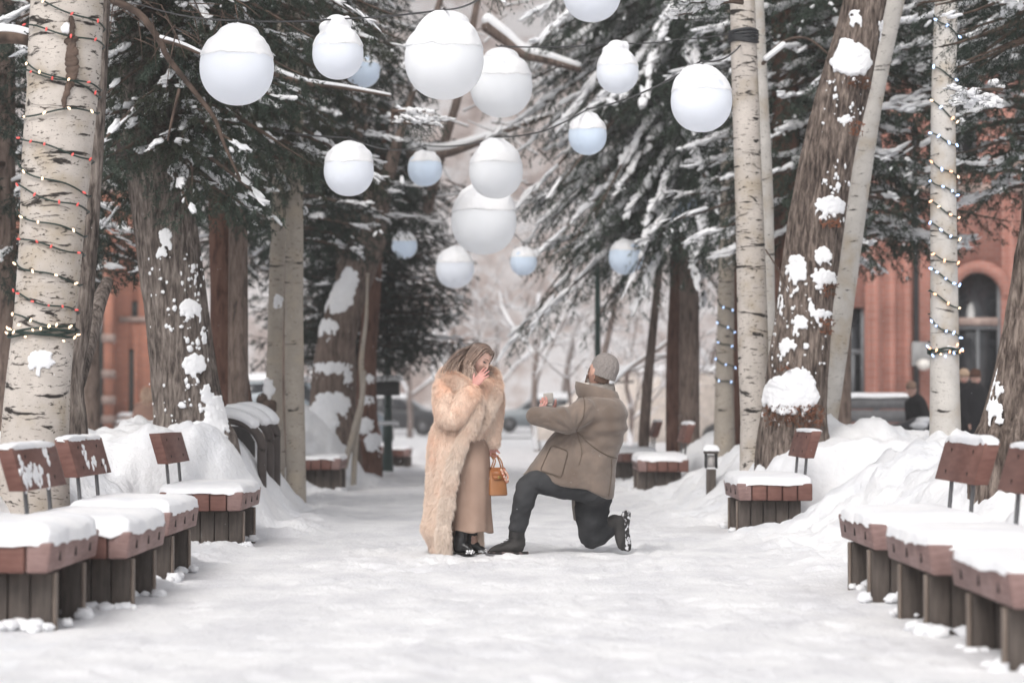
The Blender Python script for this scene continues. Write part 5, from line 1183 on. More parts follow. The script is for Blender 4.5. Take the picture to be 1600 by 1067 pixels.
# fur coat: C-shaped shell wrapped round her back, open to the front right
def furmat(name, c1, c2, c3):
    m, nt, b = newmat(name); b.inputs['Roughness'].default_value = .75; b.inputs['Specular IOR Level'].default_value = .2; b.inputs['Sheen Weight'].default_value = .4; b.inputs['Sheen Roughness'].default_value = .4
    v = coords(nt); n = N(nt, 'ShaderNodeTexNoise', Scale=4, Detail=5); nt.links.new(v, n.inputs['Vector'])
    sp = N(nt, 'ShaderNodeSeparateXYZ'); nt.links.new(v, sp.inputs[0])
    a = N(nt, 'ShaderNodeMath', operation='MULTIPLY_ADD'); a.inputs[1].default_value = .30; a.inputs[2].default_value = -.34; nt.links.new(sp.outputs[2], a.inputs[0])   # the coat is dyed warmer towards the shoulders
    s = N(nt, 'ShaderNodeMath', operation='ADD'); nt.links.new(a.outputs[0], s.inputs[0]); nt.links.new(n.outputs[0], s.inputs[1])
    nt.links.new(ramp(nt, s.outputs[0], [(.32, c1), (.48, c2), (.66, c3)]), b.inputs['Base Color']); return island(m, .86, 1.08)
FUR = furmat('cream_fur', (.86, .695, .58), (.86, .655, .53), (.86, .57, .42)); FURL = furmat('pale_fur_trim', (.87, .735, .63), (.87, .70, .585), (.87, .63, .49))
def shell(levels, n=40, th=.035):
    """levels: (Y, XL, Xright, cy, ay, a_near, a_far): arc of an ellipse seen from above from a_near clockwise round the left to a_far (degrees)"""
    A = catmull(np.array(levels, float), 7); rg = []
    for Y_, XL, XR, cy, ay, a0, a1 in A:
        c = ZP((XL+XR)/2, Y_); ax = (XR-XL)/2/591.4; a = np.radians(np.linspace(a0, a1, n)); fo = 1+.05*np.sin(a*6+Y_*.004)*min(1, max(0, (Y_-500)/400))+.03*np.sin(a*11)
        out = np.stack([c[0]+ax*fo*np.cos(a), 18.47+cy+ay*fo*np.sin(a), np.full(n, c[2])], 1); inn = np.stack([c[0]+(ax-th)*np.cos(a[::-1]), 18.47+cy+(ay-th)*np.sin(a[::-1]), np.full(n, c[2])], 1)
        rg.append(np.concatenate([out, inn]))
    return rings(np.array(rg))
coat = shell([(215, 235, 430, 0, .11, -95, -430), (240, 202, 452, 0, .15, -78, -430), (300, 182, 462, 0, .18, -62, -428), (380, 176, 455, 0, .19, -55, -422), (440, 158, 440, 0, .20, -60, -420), (480, 146, 420, 0, .21, -84, -410), (540, 142, 400, 0, .22, -90, -400), (620, 138, 405, 0, .23, -97, -390), (720, 132, 400, 0, .235, -98, -385), (820, 122, 395, 0, .24, -101, -380), (900, 112, 392, 0, .245, -101, -378), (960, 145, 392, 0, .225, -104, -376), (1000, 150, 392, 0, .215, -104, -376)])
slR = [loft([ZP(228, 250, -.04), ZP(222, 310, -.12), ZP(236, 375, -.18), ZP(262, 402, -.2)], [.10, .10, .095, .078], n=20), loft([ZP(245, 395, -.19), ZP(285, 362, -.21), ZP(325, 300, -.205), ZP(343, 276, -.195)], [.085, .09, .09, .078], n=20)]
slL = [loft([ZP(418, 245, .07), ZP(432, 310, .08), ZP(428, 400, .06), ZP(424, 480, .04), ZP(425, 515, .035)], [.085, .086, .078, .070, .064], n=20)]
cgeo = fuse([coat]+slR+slL, .012, 5, noise=clothnoise((5, 5, 3), .014, 4))
co = cgeo.build('fur_coat', FUR, Wm)
# collar and front trim: thick roll of longer pale fur
col = fuse([loft([ZP(322, 470, -.20), ZP(345, 400, -.20), ZP(352, 340, -.185), ZP(330, 285, -.16), ZP(275, 240, -.12), ZP(232, 222, -.03), ZP(240, 200, .06), ZP(300, 185, .12), ZP(380, 190, .14), ZP(425, 215, .10), ZP(432, 270, .0), ZP(415, 340, -.08), ZP(385, 410, -.13), ZP(350, 470, -.17)], [(.05, .04), (.055, .045), (.06, .05), (.06, .055), (.065, .065), (.07, .07), (.07, .07), (.07, .06), (.07, .06), (.065, .06), (.062, .055), (.055, .05), (.045, .04), (.035, .03)], n=18, sub=5, ref=(.2, .9, .2)),
    loft([ZP(322, 455, -.20), ZP(282, 540, -.225), ZP(254, 630, -.24), ZP(236, 730, -.25), ZP(220, 840, -.255), ZP(214, 930, -.245), ZP(220, 992, -.23)], [(.035, .04), (.042, .035), (.045, .033), (.045, .03), (.045, .03), (.045, .03), (.04, .028)], n=16, sub=5, ref=(0, 1, 0))], .011, 4)
tr = col.build('fur_collar', FURL, co)
def furstrands(gsrc, n, ln, wd, seed, down=.8, out=.5, mat=None, parent=None, name='fur', flow=None):
    rng = np.random.default_rng(seed); V, T, Q = gsrc.arr()
    F_ = np.concatenate([T, Q[:, [0, 1, 2]], Q[:, [0, 2, 3]]]) if len(Q) else T
    a, b, c = V[F_[:, 0]], V[F_[:, 1]], V[F_[:, 2]]; nr = np.cross(b-a, c-a); ar = np.linalg.norm(nr, axis=1); nr = nr/(ar[:, None]+1e-12)
    k = rng.choice(len(F_), n, p=ar/ar.sum()); u, v = rng.uniform(size=(2, n)); m = u+v > 1; u[m] = 1-u[m]; v[m] = 1-v[m]
    P = a[k]+(b[k]-a[k])*u[:, None]+(c[k]-a[k])*v[:, None]; nn = nr[k]
    cl = np.stack([fbm(P[:, 0]*22, P[:, 1]*22, P[:, 2]*16, 2, s) for s in (1, 2, 3)], 1)-.5
    d0 = np.tile([0., 0, -1], (n, 1)) if flow is None else flow(P)
    d0 = d0-nn*(d0*nn).sum(1)[:, None]; d0 = unit(d0+1e-6)
    d1 = unit(nn*out+d0*down+cl*1.3+rng.normal(size=(n, 3))*.18); d2 = unit(d1*.7+d0*.6+np.array([0, 0, -.35])+cl*.8+rng.normal(size=(n, 3))*.15)
    l = ln*rng.uniform(.55, 1.25, (n, 1)); p1 = P+d1*l*.5; p2 = p1+d2*l*.5; sd = unit(np.cross(d1, nn+rng.normal(size=(n, 3))*.6))*wd/2
    VV = np.stack([P-sd, P+sd, p1-sd*.7, p1+sd*.7, p2], 1).reshape(-1, 3); o = np.arange(n)[:, None]*5
    g = G().add(VV, o+np.array([[2, 3, 4]]), o+np.array([[0, 1, 3, 2]])); ob = g.build(name, mat, parent, smooth=True); ob['kind'] = 'stuff'; return ob
furstrands(cgeo, 130000, .032, .0024, 1, out=.6, mat=FUR, parent=co)
furstrands(col, 60000, .044, .0024, 2, out=.75, down=.6, mat=FURL, parent=co, name='trim_fur')
# hair
def hairmat():
    m, nt, b = newmat('ash_blonde_hair'); b.inputs['Roughness'].default_value = .42; b.inputs['Specular IOR Level'].default_value = .5
    v = coords(nt); sp = N(nt, 'ShaderNodeSeparateXYZ'); nt.links.new(v, sp.inputs[0]); n = N(nt, 'ShaderNodeTexNoise', Scale=60, Detail=3); nt.links.new(v, n.inputs['Vector'])
    a = N(nt, 'ShaderNodeMath', operation='MULTIPLY_ADD'); a.inputs[1].default_value = -1.3; a.inputs[2].default_value = 2.35; nt.links.new(sp.outputs[2], a.inputs[0]); s = N(nt, 'ShaderNodeMath', operation='MULTIPLY_ADD'); s.inputs[1].default_value = .5; nt.links.new(n.outputs[0], s.inputs[0]); nt.links.new(a.outputs[0], s.inputs[2])
    nt.links.new(ramp(nt, s.outputs[0], [(.42, (.10, .066, .052)), (.72, (.26, .18, .14)), (.95, (.66, .51, .42))]), b.inputs['Base Color']); return m
HM = island(hairmat(), .62, 1.35); g = G(); q = np.random.default_rng(17)
r_ax, f_ax, u_ax = HR[:, 0], HR[:, 1], HR[:, 2]
def strandtube(P, w_): return loft(P, [w_, w_, w_*.9, w_*.6, w_*.25][:len(P)] if len(P) <= 5 else list(np.linspace(w_, w_*.3, len(P))), n=5, sub=3, ref=tuple(f_ax))
# scalp shell
Vv, F_ = ico(4); S_ = Vv*np.array([.081, .100, .121]); keep = ~((Vv[:, 1] > .40) & (Vv[:, 2] < .60)) & (Vv[:, 2] > -.62); S_[:, 1] *= np.where(S_[:, 1] < 0, 1.05, .98)
S_ = S_*(1+.03*(fbm(Vv[:, 0]*9, Vv[:, 1]*9, Vv[:, 2]*2, 2, 3)-.5))[:, None]
fk = keep[F_].all(1); g.add(Hc+S_ @ HR.T, F_[fk])
for i in range(520):
    s = -1 if q.uniform() < .5 else 1       # -1: her right side (towards viewer), +1: far side
    t = q.uniform(-.75, .80); tp = math.sqrt(max(0.02, 1-t*t))
    root = np.array([s*q.uniform(.0, .015), .098*t, .120*tp])*1.01
    a = q.uniform(.85, 1.0); w0 = hw(root); fr = .35+.5*(t > 0)*t
    side = np.array([s*.080*a, .085*t*.92-.012, .055*tp+.01]); low = np.array([s*(.086+.01*q.uniform()), .060*t-.02, -.05+q.uniform(-.02, .01)])
    if t > .55: side[1] = .052; low[1] = .035
    P = [w0, hw(side*np.array([.62, 1.03, 1]) + np.array([0, 0, .042])), hw(side), hw(low)]
    p = P[-1]
    if s < 0:   # near side falls onto the collar, fanning to the left and down
        e1 = p+np.array([q.uniform(-.055, .0)-.02*(t < 0), q.uniform(-.04, .01), -.07-.04*q.uniform()]); e2 = e1+np.array([q.uniform(-.085, .0)-.02*(t < 0), q.uniform(-.04, .0), -.07-.09*q.uniform()])
    else:
        e1 = p+np.array([q.uniform(-.01, .03), q.uniform(-.03, .03), -.07]); e2 = e1+np.array([q.uniform(-.03, .02), q.uniform(-.05, .02), -.06-.05*q.uniform()])
    P += [e1, e2]; g.join(strandtube(P, q.uniform(.0022, .0048)))
for i in range(70):  # flyaway lengths swept out over the shoulder at the back
    p = hw((q.uniform(-.07, .05), -.07-.03*q.uniform(), q.uniform(-.06, .09))); e = ZP(q.uniform(205, 275), q.uniform(135, 205), q.uniform(-.12, .02)); mdp = (p+e)/2+np.array([-.02, -.02, .03]); g.join(strandtube([p, mdp, e, e+np.array([-.02, 0, -.04-.03*q.uniform()])], q.uniform(.0015, .0035)))
g.build('hair', HM, Wm)

# ---------------------------------------------------------------- handbag (held: a thing of its own)
bp = ZP(452, 742, -.03); Bg = thing('handbag', 'small tan leather handbag hanging from the hand of the woman in fur', 'handbag', (bp[0], bp[1], bp[2]+.0))
TAN = noisemat('tan_leather', (.33, .145, .06), (.43, .20, .09), 6, rough=.4, bst=.2, bsc=90, bd=.002, spec=.5)
def bagpt(x, y, z): return np.array([bp[0]+x*.82-y*.35, bp[1]+y*.6+x*.45, bp[2]+z])
V = [bagpt(sx*w_/2, sy*dd/2, z) for z, w_, dd in ((0, .15, .10), (.01, .158, .105), (.10, .147, .08), (.185, .13, .05), (.20, .12, .035)) for sx, sy in ((-1, -1), (1, -1), (1, 1), (-1, 1))]
rings(np.array(V).reshape(5, 4, 3)).build('body', TAN, Bg, smooth=False, bevel=.01)
V = [bagpt(sx*w_/2, sy, z) for z, w_, sy in ((.12, .09, -.047), (.15, .135, -.042), (.20, .135, -.028), (.212, .125, -.02), (.212, .125, .02), (.19, .135, .035)) for sx in (-1, 1)]
V2 = [v+np.array([0, -.004, .003]) for v in V]; g = G(); 
for k in range(5): a = k*2; g.add([V[a], V[a+1], V[a+3], V[a+2], V2[a], V2[a+1], V2[a+3], V2[a+2]], Q=[(3, 2, 1, 0), (4, 5, 6, 7), (0, 1, 5, 4), (2, 3, 7, 6), (1, 2, 6, 5), (0, 4, 7, 3)])
g.build('flap', flat('dark_tan_leather', (.33, .12, .04), .4), Bg, smooth=False)
box(bagpt(0, -.053, .14), (.03, .012, .022), Matrix.Rotation(R(28), 3, 'Z')).build('clasp', flat('gold_metal', (.55, .38, .14), .3, .9), Bg, smooth=False, bevel=.003)
for sy in (-.022, .022):
    a_, b_ = bagpt(-.05, sy, .20), bagpt(.05, sy, .20); hp = le_w+np.array([.012, -.015, -.075]); tube([a_, a_*.75+b_*.25+np.array([0, 0, .07]), hp+np.array([-.02, sy*.3, 0]), hp+np.array([.02, sy*.3, 0]), a_*.25+b_*.75+np.array([0, 0, .07]), b_], .0055, 8, 6).build('handle', TAN, Bg)
tube([bagpt(.05, -.03, .20), bagpt(.075, -.06, .15), bagpt(.06, -.075, .10), bagpt(.03, -.07, .16), bagpt(.02, -.04, .20)], .009, 8, 5).build('scarf', noisemat('patterned_scarf', (.45, .10, .06), (.7, .62, .5), 60), Bg)

# ---------------------------------------------------------------- man
Mn = thing('person', 'man in brown coat and grey beanie on one knee, holding up a ring box', 'person', (ZP(780, 1001)[0], 18.35, 0))
mh = ZP(912, 190, -.02); mf = (-.66, .70, .28); mu = (.30, -.05, .95)
hd2, mw, MR = head_geo(mh, mf, mu, 1.0, (0, 1, 2, 3))
mtors = loft([ZP(895, 720), ZP(890, 620), ZP(900, 520), ZP(915, 420), ZP(920, 330), ZP(918, 280)], [(.11, .11), (.12, .11), (.13, .12), (.15, .13), (.14, .12), (.07, .07)], n=20)
mneck = loft([ZP(918, 300), ZP(922, 255), ZP(925, 215)], [.062, .058, .06], n=16)
wl, wr_ = ZP(618, 372, -.20), ZP(700, 362, .06)
aL = loft([ZP(850, 350, -.14), ZP(790, 410, -.22), ZP(738, 412, -.27), ZP(670, 390, -.24), wl], [.06, .052, .046, .038, .028], n=14)
aR = loft([ZP(960, 345, .16), ZP(880, 410, .24), ZP(810, 420, .27), ZP(750, 390, .17), wr_], [.06, .052, .046, .038, .028], n=14)
hl = hand_geo(wl+np.array([-.0, 0, .02]), (.66, .50, .30), (-.2, .05, 1), 1, (.55, .55, .6, .65), .6, 1.05, .05, .8)
hr = hand_geo(wr_+np.array([.0, 0, .01]), (-.35, -.62, .22), (-.3, -.1, 1), -1, (.5, .5, .55, .6), .6, 1.05, .05, .8)
pel = loft([ZP(880, 725, -.07), ZP(900, 700, 0), ZP(905, 715, .08)], [.10, .11, .10], n=16, ref=(0, 0, 1)); pel2 = loft([ZP(875, 722, -.14), ZP(893, 705, 0), ZP(897, 712, .16)], [.11, .145, .12], n=20, ref=(0, 0, 1))
lf = loft([ZP(890, 705, -.08), ZP(740, 690, -.14), ZP(590, 680, -.16)], [.10, .085, .062], n=16); ls_ = loft([ZP(585, 685, -.16), ZP(568, 790, -.15), ZP(543, 900, -.15), ZP(540, 950, -.15)], [.06, .058, .042, .04], n=16)
rf = loft([ZP(905, 720, .08), ZP(880, 830, .08), ZP(862, 945, .08)], [.10, .085, .06], n=16, ref=(1, 0, 0)); rs = loft([ZP(862, 948, .08), ZP(920, 925, .08), ZP(985, 880, .08)], [.06, .055, .042], n=16)
g = G(); addmi(g, fuse([mtors, mneck, aL, aR, pel, lf, ls_, rf, rs], .012, 3), 0); addmi(g, hd2); addmi(g, hl, 4); addmi(g, hr, 4)
SKM = hsv_skin('skin_ruddy', (.55, .33, .26)); g.build('body', [SKM, LIP, EYE, BROW, SKP], Mn)
# stubble beard and nape hair
q = np.random.default_rng(4); C = []; Rr = []
for _ in range(420):
    t = q.uniform(-1.25, 1.25); z = q.uniform(-.105, -.045) if abs(t) < .9 else q.uniform(-.09, .02); k = 1-.30*sstep(0, -.116, z); c = mw((math.sin(t)*.079*k*(.98), math.cos(t)*.096, z)); C.append(c); Rr.append((.0022, .0022, .004))
for _ in range(400): t = q.uniform(2.0, 4.28); C.append(mw((math.sin(t)*.071, math.cos(t)*.088, q.uniform(-.06, .0)))); Rr.append((.006, .006, .01))
blobs(C, Rr, None, 1, .4).build('hair', flat('short_brown_hair', (.14, .085, .06), .8), Mn)
# trousers
DEN = noisemat('charcoal_denim', (.018, .019, .021), (.048, .049, .052), 5, rough=.85, bst=.5, bsc=90, bd=.003, spec=.2)
def folds(V):
    a = fbm(V[:, 0]*7+V[:, 2]*9, V[:, 1]*7, V[:, 2]*16-V[:, 0]*12, 3, 5)-.5; return a*.020+np.sin(V[:,2]*75+V[:,0]*30)*.0015*sstep(.62,.35,V[:,2])
tp = fuse([loft([ZP(905, 700, -.05), ZP(820, 700, -.10), ZP(720, 690, -.15), ZP(630, 676, -.16), ZP(590, 682, -.16)], [.13, .115, .10, .088, .072], n=24), loft([ZP(590, 672, -.16), ZP(578, 740, -.16), ZP(560, 810, -.155), ZP(545, 870, -.15), ZP(540, 892, -.15)], [.072, .085, .078, .070, .068], n=24),
    loft([ZP(895, 730, .07), ZP(880, 800, .07), ZP(878, 880, .07), ZP(862, 945, .07)], [.145, .135, .115, .078], n=24, ref=(1, 0, 0)), loft([ZP(862, 942, .07), ZP(900, 925, .07), ZP(935, 905, .07), ZP(968, 882, .07)], [.08, .085, .078, .062], n=24), pel2], .011, 4, noise=folds)
tp.build('trousers', DEN, Mn)
for P in ([ZP(500, 890, -.215), ZP(540, 902, -.225), ZP(582, 890, -.215)], [ZP(498, 872, -.21), ZP(540, 882, -.228), ZP(585, 874, -.21)]): pass
# boots
BT = noisemat('charcoal_suede', (.022, .021, .021), (.05, .047, .045), 9, rough=.8, bst=.2, bsc=200, bd=.001)
m, nt, b = newmat('lug_sole_with_snow'); v = coords(nt); n = N(nt, 'ShaderNodeTexNoise', Scale=38, Detail=3); nt.links.new(v, n.inputs['Vector']); nt.links.new(ramp(nt, n.outputs[0], [(.50, (.02, .018, .018)), (.58, (.7, .7, .72))]), b.inputs['Base Color']); b.inputs['Roughness'].default_value = .8; bump(nt, b, n.outputs[0], .8, .01); LUG = m; LUD = noisemat('worn_rubber', (.02, .018, .018), (.40, .30, .29), 26, lo=.5, hi=.68)
y1 = -.15
fb = fuse([loft([ZP(545, 872, y1), ZP(540, 920, y1), ZP(548, 965, y1)], [.058, .062, .058], n=20), loft([ZP(560, 968, y1), ZP(515, 962, y1), ZP(465, 972, y1), ZP(432, 982, y1), ZP(420, 986, y1)], [(.040, .046), (.045, .048), (.032, .05), (.024, .045), (.016, .03)], n=20, ref=(0, 1, 0))], .007, 4, noise=lambda V: (fbm(V[:, 0]*26, V[:, 1]*26, V[:, 2]*36, 2, 4)-.5)*.01)
o = fb.build('boot', BT, Mn)
loft([ZP(590, 994, y1), ZP(540, 995, y1), ZP(480, 995, y1), ZP(430, 993, y1), ZP(412, 990, y1)], [(.012, .042), (.012, .046), (.012, .052), (.012, .047), (.010, .028)], n=16, ref=(0, 1, 0)).build('sole', LUD, o)
for k in range(6): c = ZP(512-k*10+6, 925+k*8, y1); tube([c+np.array([-.02-.004*k, -.048, .0]), c+np.array([.012, -.062+.002*k, .004])], .0028, 5).build('lace', BLK, o)
y2 = .06
bb = fuse([loft([ZP(958, 880, y2), ZP(975, 865, y2), ZP(992, 850, y2)], [.058, .058, .05], n=20), loft([ZP(1000, 845, y2-.01), ZP(1003, 890, y2-.01), ZP(1006, 940, y2-.01), ZP(1010, 978, y2-.01)], [(.042, .048), (.043, .045), (.036, .048), (.022, .036)], n=20, ref=(0, 1, 0))], .007, 4)
o = bb.build('boot', BT, Mn)
# sole of the raised boot faces right and a little towards the camera
ol = [(-.031, .0), (-.038, .04), (-.036, .085), (-.030, .12), (-.041, .17), (-.046, .22), (-.040, .265), (-.024, .295), (0, .303), (.024, .295), (.040, .265), (.046, .22), (.041, .17), (.030, .12), (.036, .085), (.038, .04), (.031, .0), (0, -.01)]
c0 = ZP(1042, 816, y2); ax1 = unit(np.array([.75, -.66, 0])); nrm = unit(np.array([.62, -.72, .22])); ax1 = unit(np.array([.72, .66, 0])); dn = unit(np.array([.03, .0, -1.])); 
P0 = np.array([c0+ax1*a*.95+dn*b_+np.array([-.02*math.sin(b_*10), 0, 0]) for a, b_ in ol]); out_ = unit(np.array([.66, -.72, 0]))
rings(np.array([P0-out_*.03, P0-out_*.022, P0*1, (P0-P0.mean(0))*.94+P0.mean(0)+out_*.006])).build('sole', LUG, o)
loft([ZP(1012, 850, y2-.0), ZP(1015, 900, y2), ZP(1016, 950, y2), ZP(1020, 985, y2)], [(.03, .04), (.028, .036), (.03, .044), (.02, .03)], n=16, ref=(0, 1, 0)).build('upper', BT, o)
# coat
SUE = noisemat('taupe_suede', (.145, .110, .088), (.215, .166, .135), 4.5, rough=.92, bst=.55, bsc=150, bd=.004, spec=.12, mid=(.168, .133, .111)); SUE.node_tree.nodes['Principled BSDF'].inputs['Sheen Weight'].default_value = .3
SUD = noisemat('taupe_suede_seam', (.10, .076, .058), (.13, .10, .078), 6, rough=.95)
body_ = rings(sil([(560, 648, 974, 754, .235, -.01), (580, 632, 976, 738, .245, -.01), (612, 590, 987, 680, .24, -.01), (652, 535, 994, 600, .225, -.01), (690, 480, 1008, 535, .21, 0), (735, 430, 1030, 470, .21, 0), (775, 380, 1042, 410, .225, 0), (800, 335, 1040, 360, .225, .01), (815, 305, 1020, 322, .19, .01), (835, 285, 990, 296, .12, .01)], n=60, p=2.3, sub=6), inset=.8)
sl1 = loft([ZP(862, 352, -.14), ZP(815, 385, -.19), ZP(768, 402, -.23), ZP(728, 400, -.26), ZP(680, 388, -.25), ZP(630, 384, -.225), ZP(604, 382, -.21)], [.108, .108, .104, .098, .086, .072, .064], n=26, sub=5)
sl2 = loft([ZP(960, 352, .15), ZP(900, 385, .22), ZP(830, 410, .25), ZP(770, 395, .19), ZP(722, 372, .10)], [.10, .10, .092, .08, .062], n=22, sub=5)
def cfold(V):
    x, y, z = V.T; f = (fbm(x*3.5, y*3.5, z*3.5, 3, 8)-.5)*.02
    px, pz = ZP(800, 452)[0], ZP(800, 452)[2]; ang = np.arctan2(z-pz, x-px); rr = np.hypot(x-px, z-pz)
    f = f+.005*np.sin(ang*13)*np.exp(-((rr-.16)/.14)**2)*(y < 18.4)                      # folds fanning from the armpit
    wz = (z-(ZP(0, 500)[2]+.25*(x-px)))/.09; f = f+.010*np.sin(wz*5+x*9)*np.exp(-wz*wz*.6)*sstep(px, px+.12, x)  # gathers at the waist
    ex = ZP(735, 400); e = np.hypot(x-ex[0], z-ex[2]); f = f+.007*np.sin((x*.7+z)*70)*np.exp(-(e/.09)**2)*(y < 18.3)
    h = ZP(0, 650)[2]; f = f+.016*np.sin(x*17+z*4)*sstep(h+.12, h-.15, z)
    rd = 1-np.abs(2*fbm(x*4+z*2.5, y*4, z*7-x*3, 3, 14)-1); return f-.006*rd**7
cg = fuse([body_, sl1, sl2], .0105, 4, noise=cfold); ct = cg.build('coat', SUE, Mn)
# surface lookup for seams, pocket
CV = cg.arr()[0]
def onc(X_, Y_, off=.004, ymax=18.45):
    p = ZP(X_, Y_); m = CV[:, 1] < ymax; Cc = CV[m]; dd = (Cc[:, 0]-p[0])**2+(Cc[:, 2]-p[2])**2; j = np.argsort(dd)[:6]; return np.array([p[0], Cc[j, 1].min()-off, p[2]])
def seam(L, r=.0035, name='seam', mat=SUD, off=.0005):
    P = catmull(np.array([(a, b, 0) for a, b in L], float), 6); tube([onc(a, b, off) for a, b, _ in P], r, 6).build(name, mat, ct)
seam([(806, 452), (870, 512), (930, 552), (988, 574)]); seam([(838, 290), (842, 340), (832, 400), (808, 448)]); seam([(808, 455), (830, 540), (818, 600)], .0028); seam([(965, 575), (962, 660), (950, 742)], .003)
Pk = [(648, 618), (672, 565), (697, 520), (735, 527), (766, 545), (757, 590), (737, 654), (700, 645), (655, 632), (648, 618)]
seam(Pk, .003, 'pocket_seam')
V = []; 
for k in range(8):
    for j in range(8):
        u, w_ = k/7, j/7; a = np.array([697, 520])*(1-u)+np.array([766, 545])*u; b_ = np.array([650, 625])*(1-u)+np.array([737, 652])*u; V.append(onc(*(a*(1-w_)+b_*w_), .007))
V = np.array(V); V2 = V+np.array([0, .006, 0]); G().add(V, Q=grid_faces(8, 8, False)[:, ::-1]).add(V2, Q=grid_faces(8, 8, False)).build('pocket', SUE, ct)
# standing collar (open ring with thickness), slightly tilted
def ringshell(lev, n=40, th=.014, a0=0, a1=360):
    rg = []
    for (XL, YL, XR, YR, b_, f) in lev:
        L, Rr = ZP(XL, YL), ZP(XR, YR); a = np.radians(np.linspace(a0, a1, n, endpoint=(a1-a0) < 360)); c = (L+Rr)/2; h = (Rr-L)/2; hl_ = np.linalg.norm(h)
        o_ = [c+h*math.cos(t)+np.array([0, b_*math.sin(t)+f, 0]) for t in a]; i_ = [c+h*(1-th/hl_)*math.cos(t)+np.array([0, (b_-th)*math.sin(t)+f, 0]) for t in a]; rg.append((o_, i_))
    R1 = np.array([o for o, i in rg]+[i for o, i in rg[::-1]]+[rg[0][0]]); return rings(R1, cap=False)
ringshell([(826, 312, 1004, 312, .13, .0), (808, 285, 1004, 304, .125, 0), (802, 252, 1000, 292, .12, 0), (806, 228, 994, 276, .115, 0)]).build('collar', SUE, ct)
ringshell([(850, 300, 985, 300, .095, .0), (862, 262, 985, 262, .088, 0), (868, 236, 980, 240, .080, 0)]).build('scarf', noisemat('grey_scarf', (.20, .175, .155), (.30, .27, .245), 20, rough=.9, bst=.4, bsc=150), Mn)
# scarf / lining tail hanging under the coat
loft([ZP(800, 735, .10), ZP(803, 790, .11), ZP(806, 852, .12)], [(.018, .05), (.022, .06), (.014, .06)], n=12, ref=(0, 1, 0)).build('scarf_tail', noisemat('grey_lining', (.17, .15, .135), (.26, .235, .21), 12, rough=.9), Mn)
# beanie: ribbed brim and cabled crown
KN = noisemat('grey_knit', (.20, .18, .168), (.28, .252, .24), 110, rough=.95, bst=.5, bsc=160, bd=.003, spec=.1)
bu = unit(np.array([.34, -.10, .94])); bf = unit(np.array(mf)-bu*np.dot(mf, bu)); br_ = np.cross(bf, bu)
n, k = 160, 60; th = np.linspace(0, 2*np.pi, n, endpoint=False); rg = []
bc = ZP(926, 202, -.02)
for i in range(k):
    t = i/(k-1)
    if t < .24: z = -.008+t/.24*.048; r = 1.10+.012*math.sin(t/.24*math.pi); rib = .016*np.cos(th*30)
    else:
        s = (t-.24)/.76; z = .040+.135*math.sin(s*math.pi/2); r = (1.10+.06*math.sin(s*3.1))*math.cos(s*math.pi/2)**.85 if s < 1 else .0
        cab = np.abs(np.sin(th*7+.35*np.sin(s*22)))*.05+.015*np.cos(th*42); rib = (cab-.02)*(1-s**3)
    rg.append([bc+br_*math.cos(a)*.086*(r+rb)+bf*math.sin(a)*.102*(r+rb)+bu*z for a, rb in zip(th, rib)])
inner = [[bc+br_*math.cos(a)*.076+bf*math.sin(a)*.094+bu*.0 for a in th]]
rings(np.array(inner+rg)).build('beanie', KN, Mn)
# ---------------------------------------------------------------- ring box
bx0 = ZP(678, 338, -.10); Rb = thing('ring_box', 'small open pale ring box held up in the hands of the kneeling man', 'box', tuple(bx0))
rm = Matrix.Rotation(R(20), 3, 'Z'); VEL = noisemat('grey_velvet', (.36, .33, .30), (.46, .43, .40), 40, rough=.95); VED = flat('box_inside', (.05, .045, .042), .8)
box(bx0+np.array([-.012, -.0, .004]), (.085, .07, .026), rm).build('base', VEL, Rb, smooth=False, bevel=.004)
box(bx0+np.array([-.012, 0, .0185]), (.072, .056, .004), rm).build('lining', VED, Rb, smooth=False)
lr = rm @ Matrix.Rotation(R(-8), 3, 'Y'); box(bx0+np.array([.0, .0, .055])+np.array([.008, 0, 0]), (.074, .026, .082), rm @ Matrix.Rotation(R(-4), 3, 'Y')).build('lid', VEL, Rb, smooth=False, bevel=.006)
tube([bx0+np.array([-.03+.008*math.cos(a), -.004, .03+.009*math.sin(a)]) for a in np.linspace(0, 6.3, 14)], .0012, 6).build('ring', flat('gold_ring', (.7, .55, .25), .2, 1), Rb)

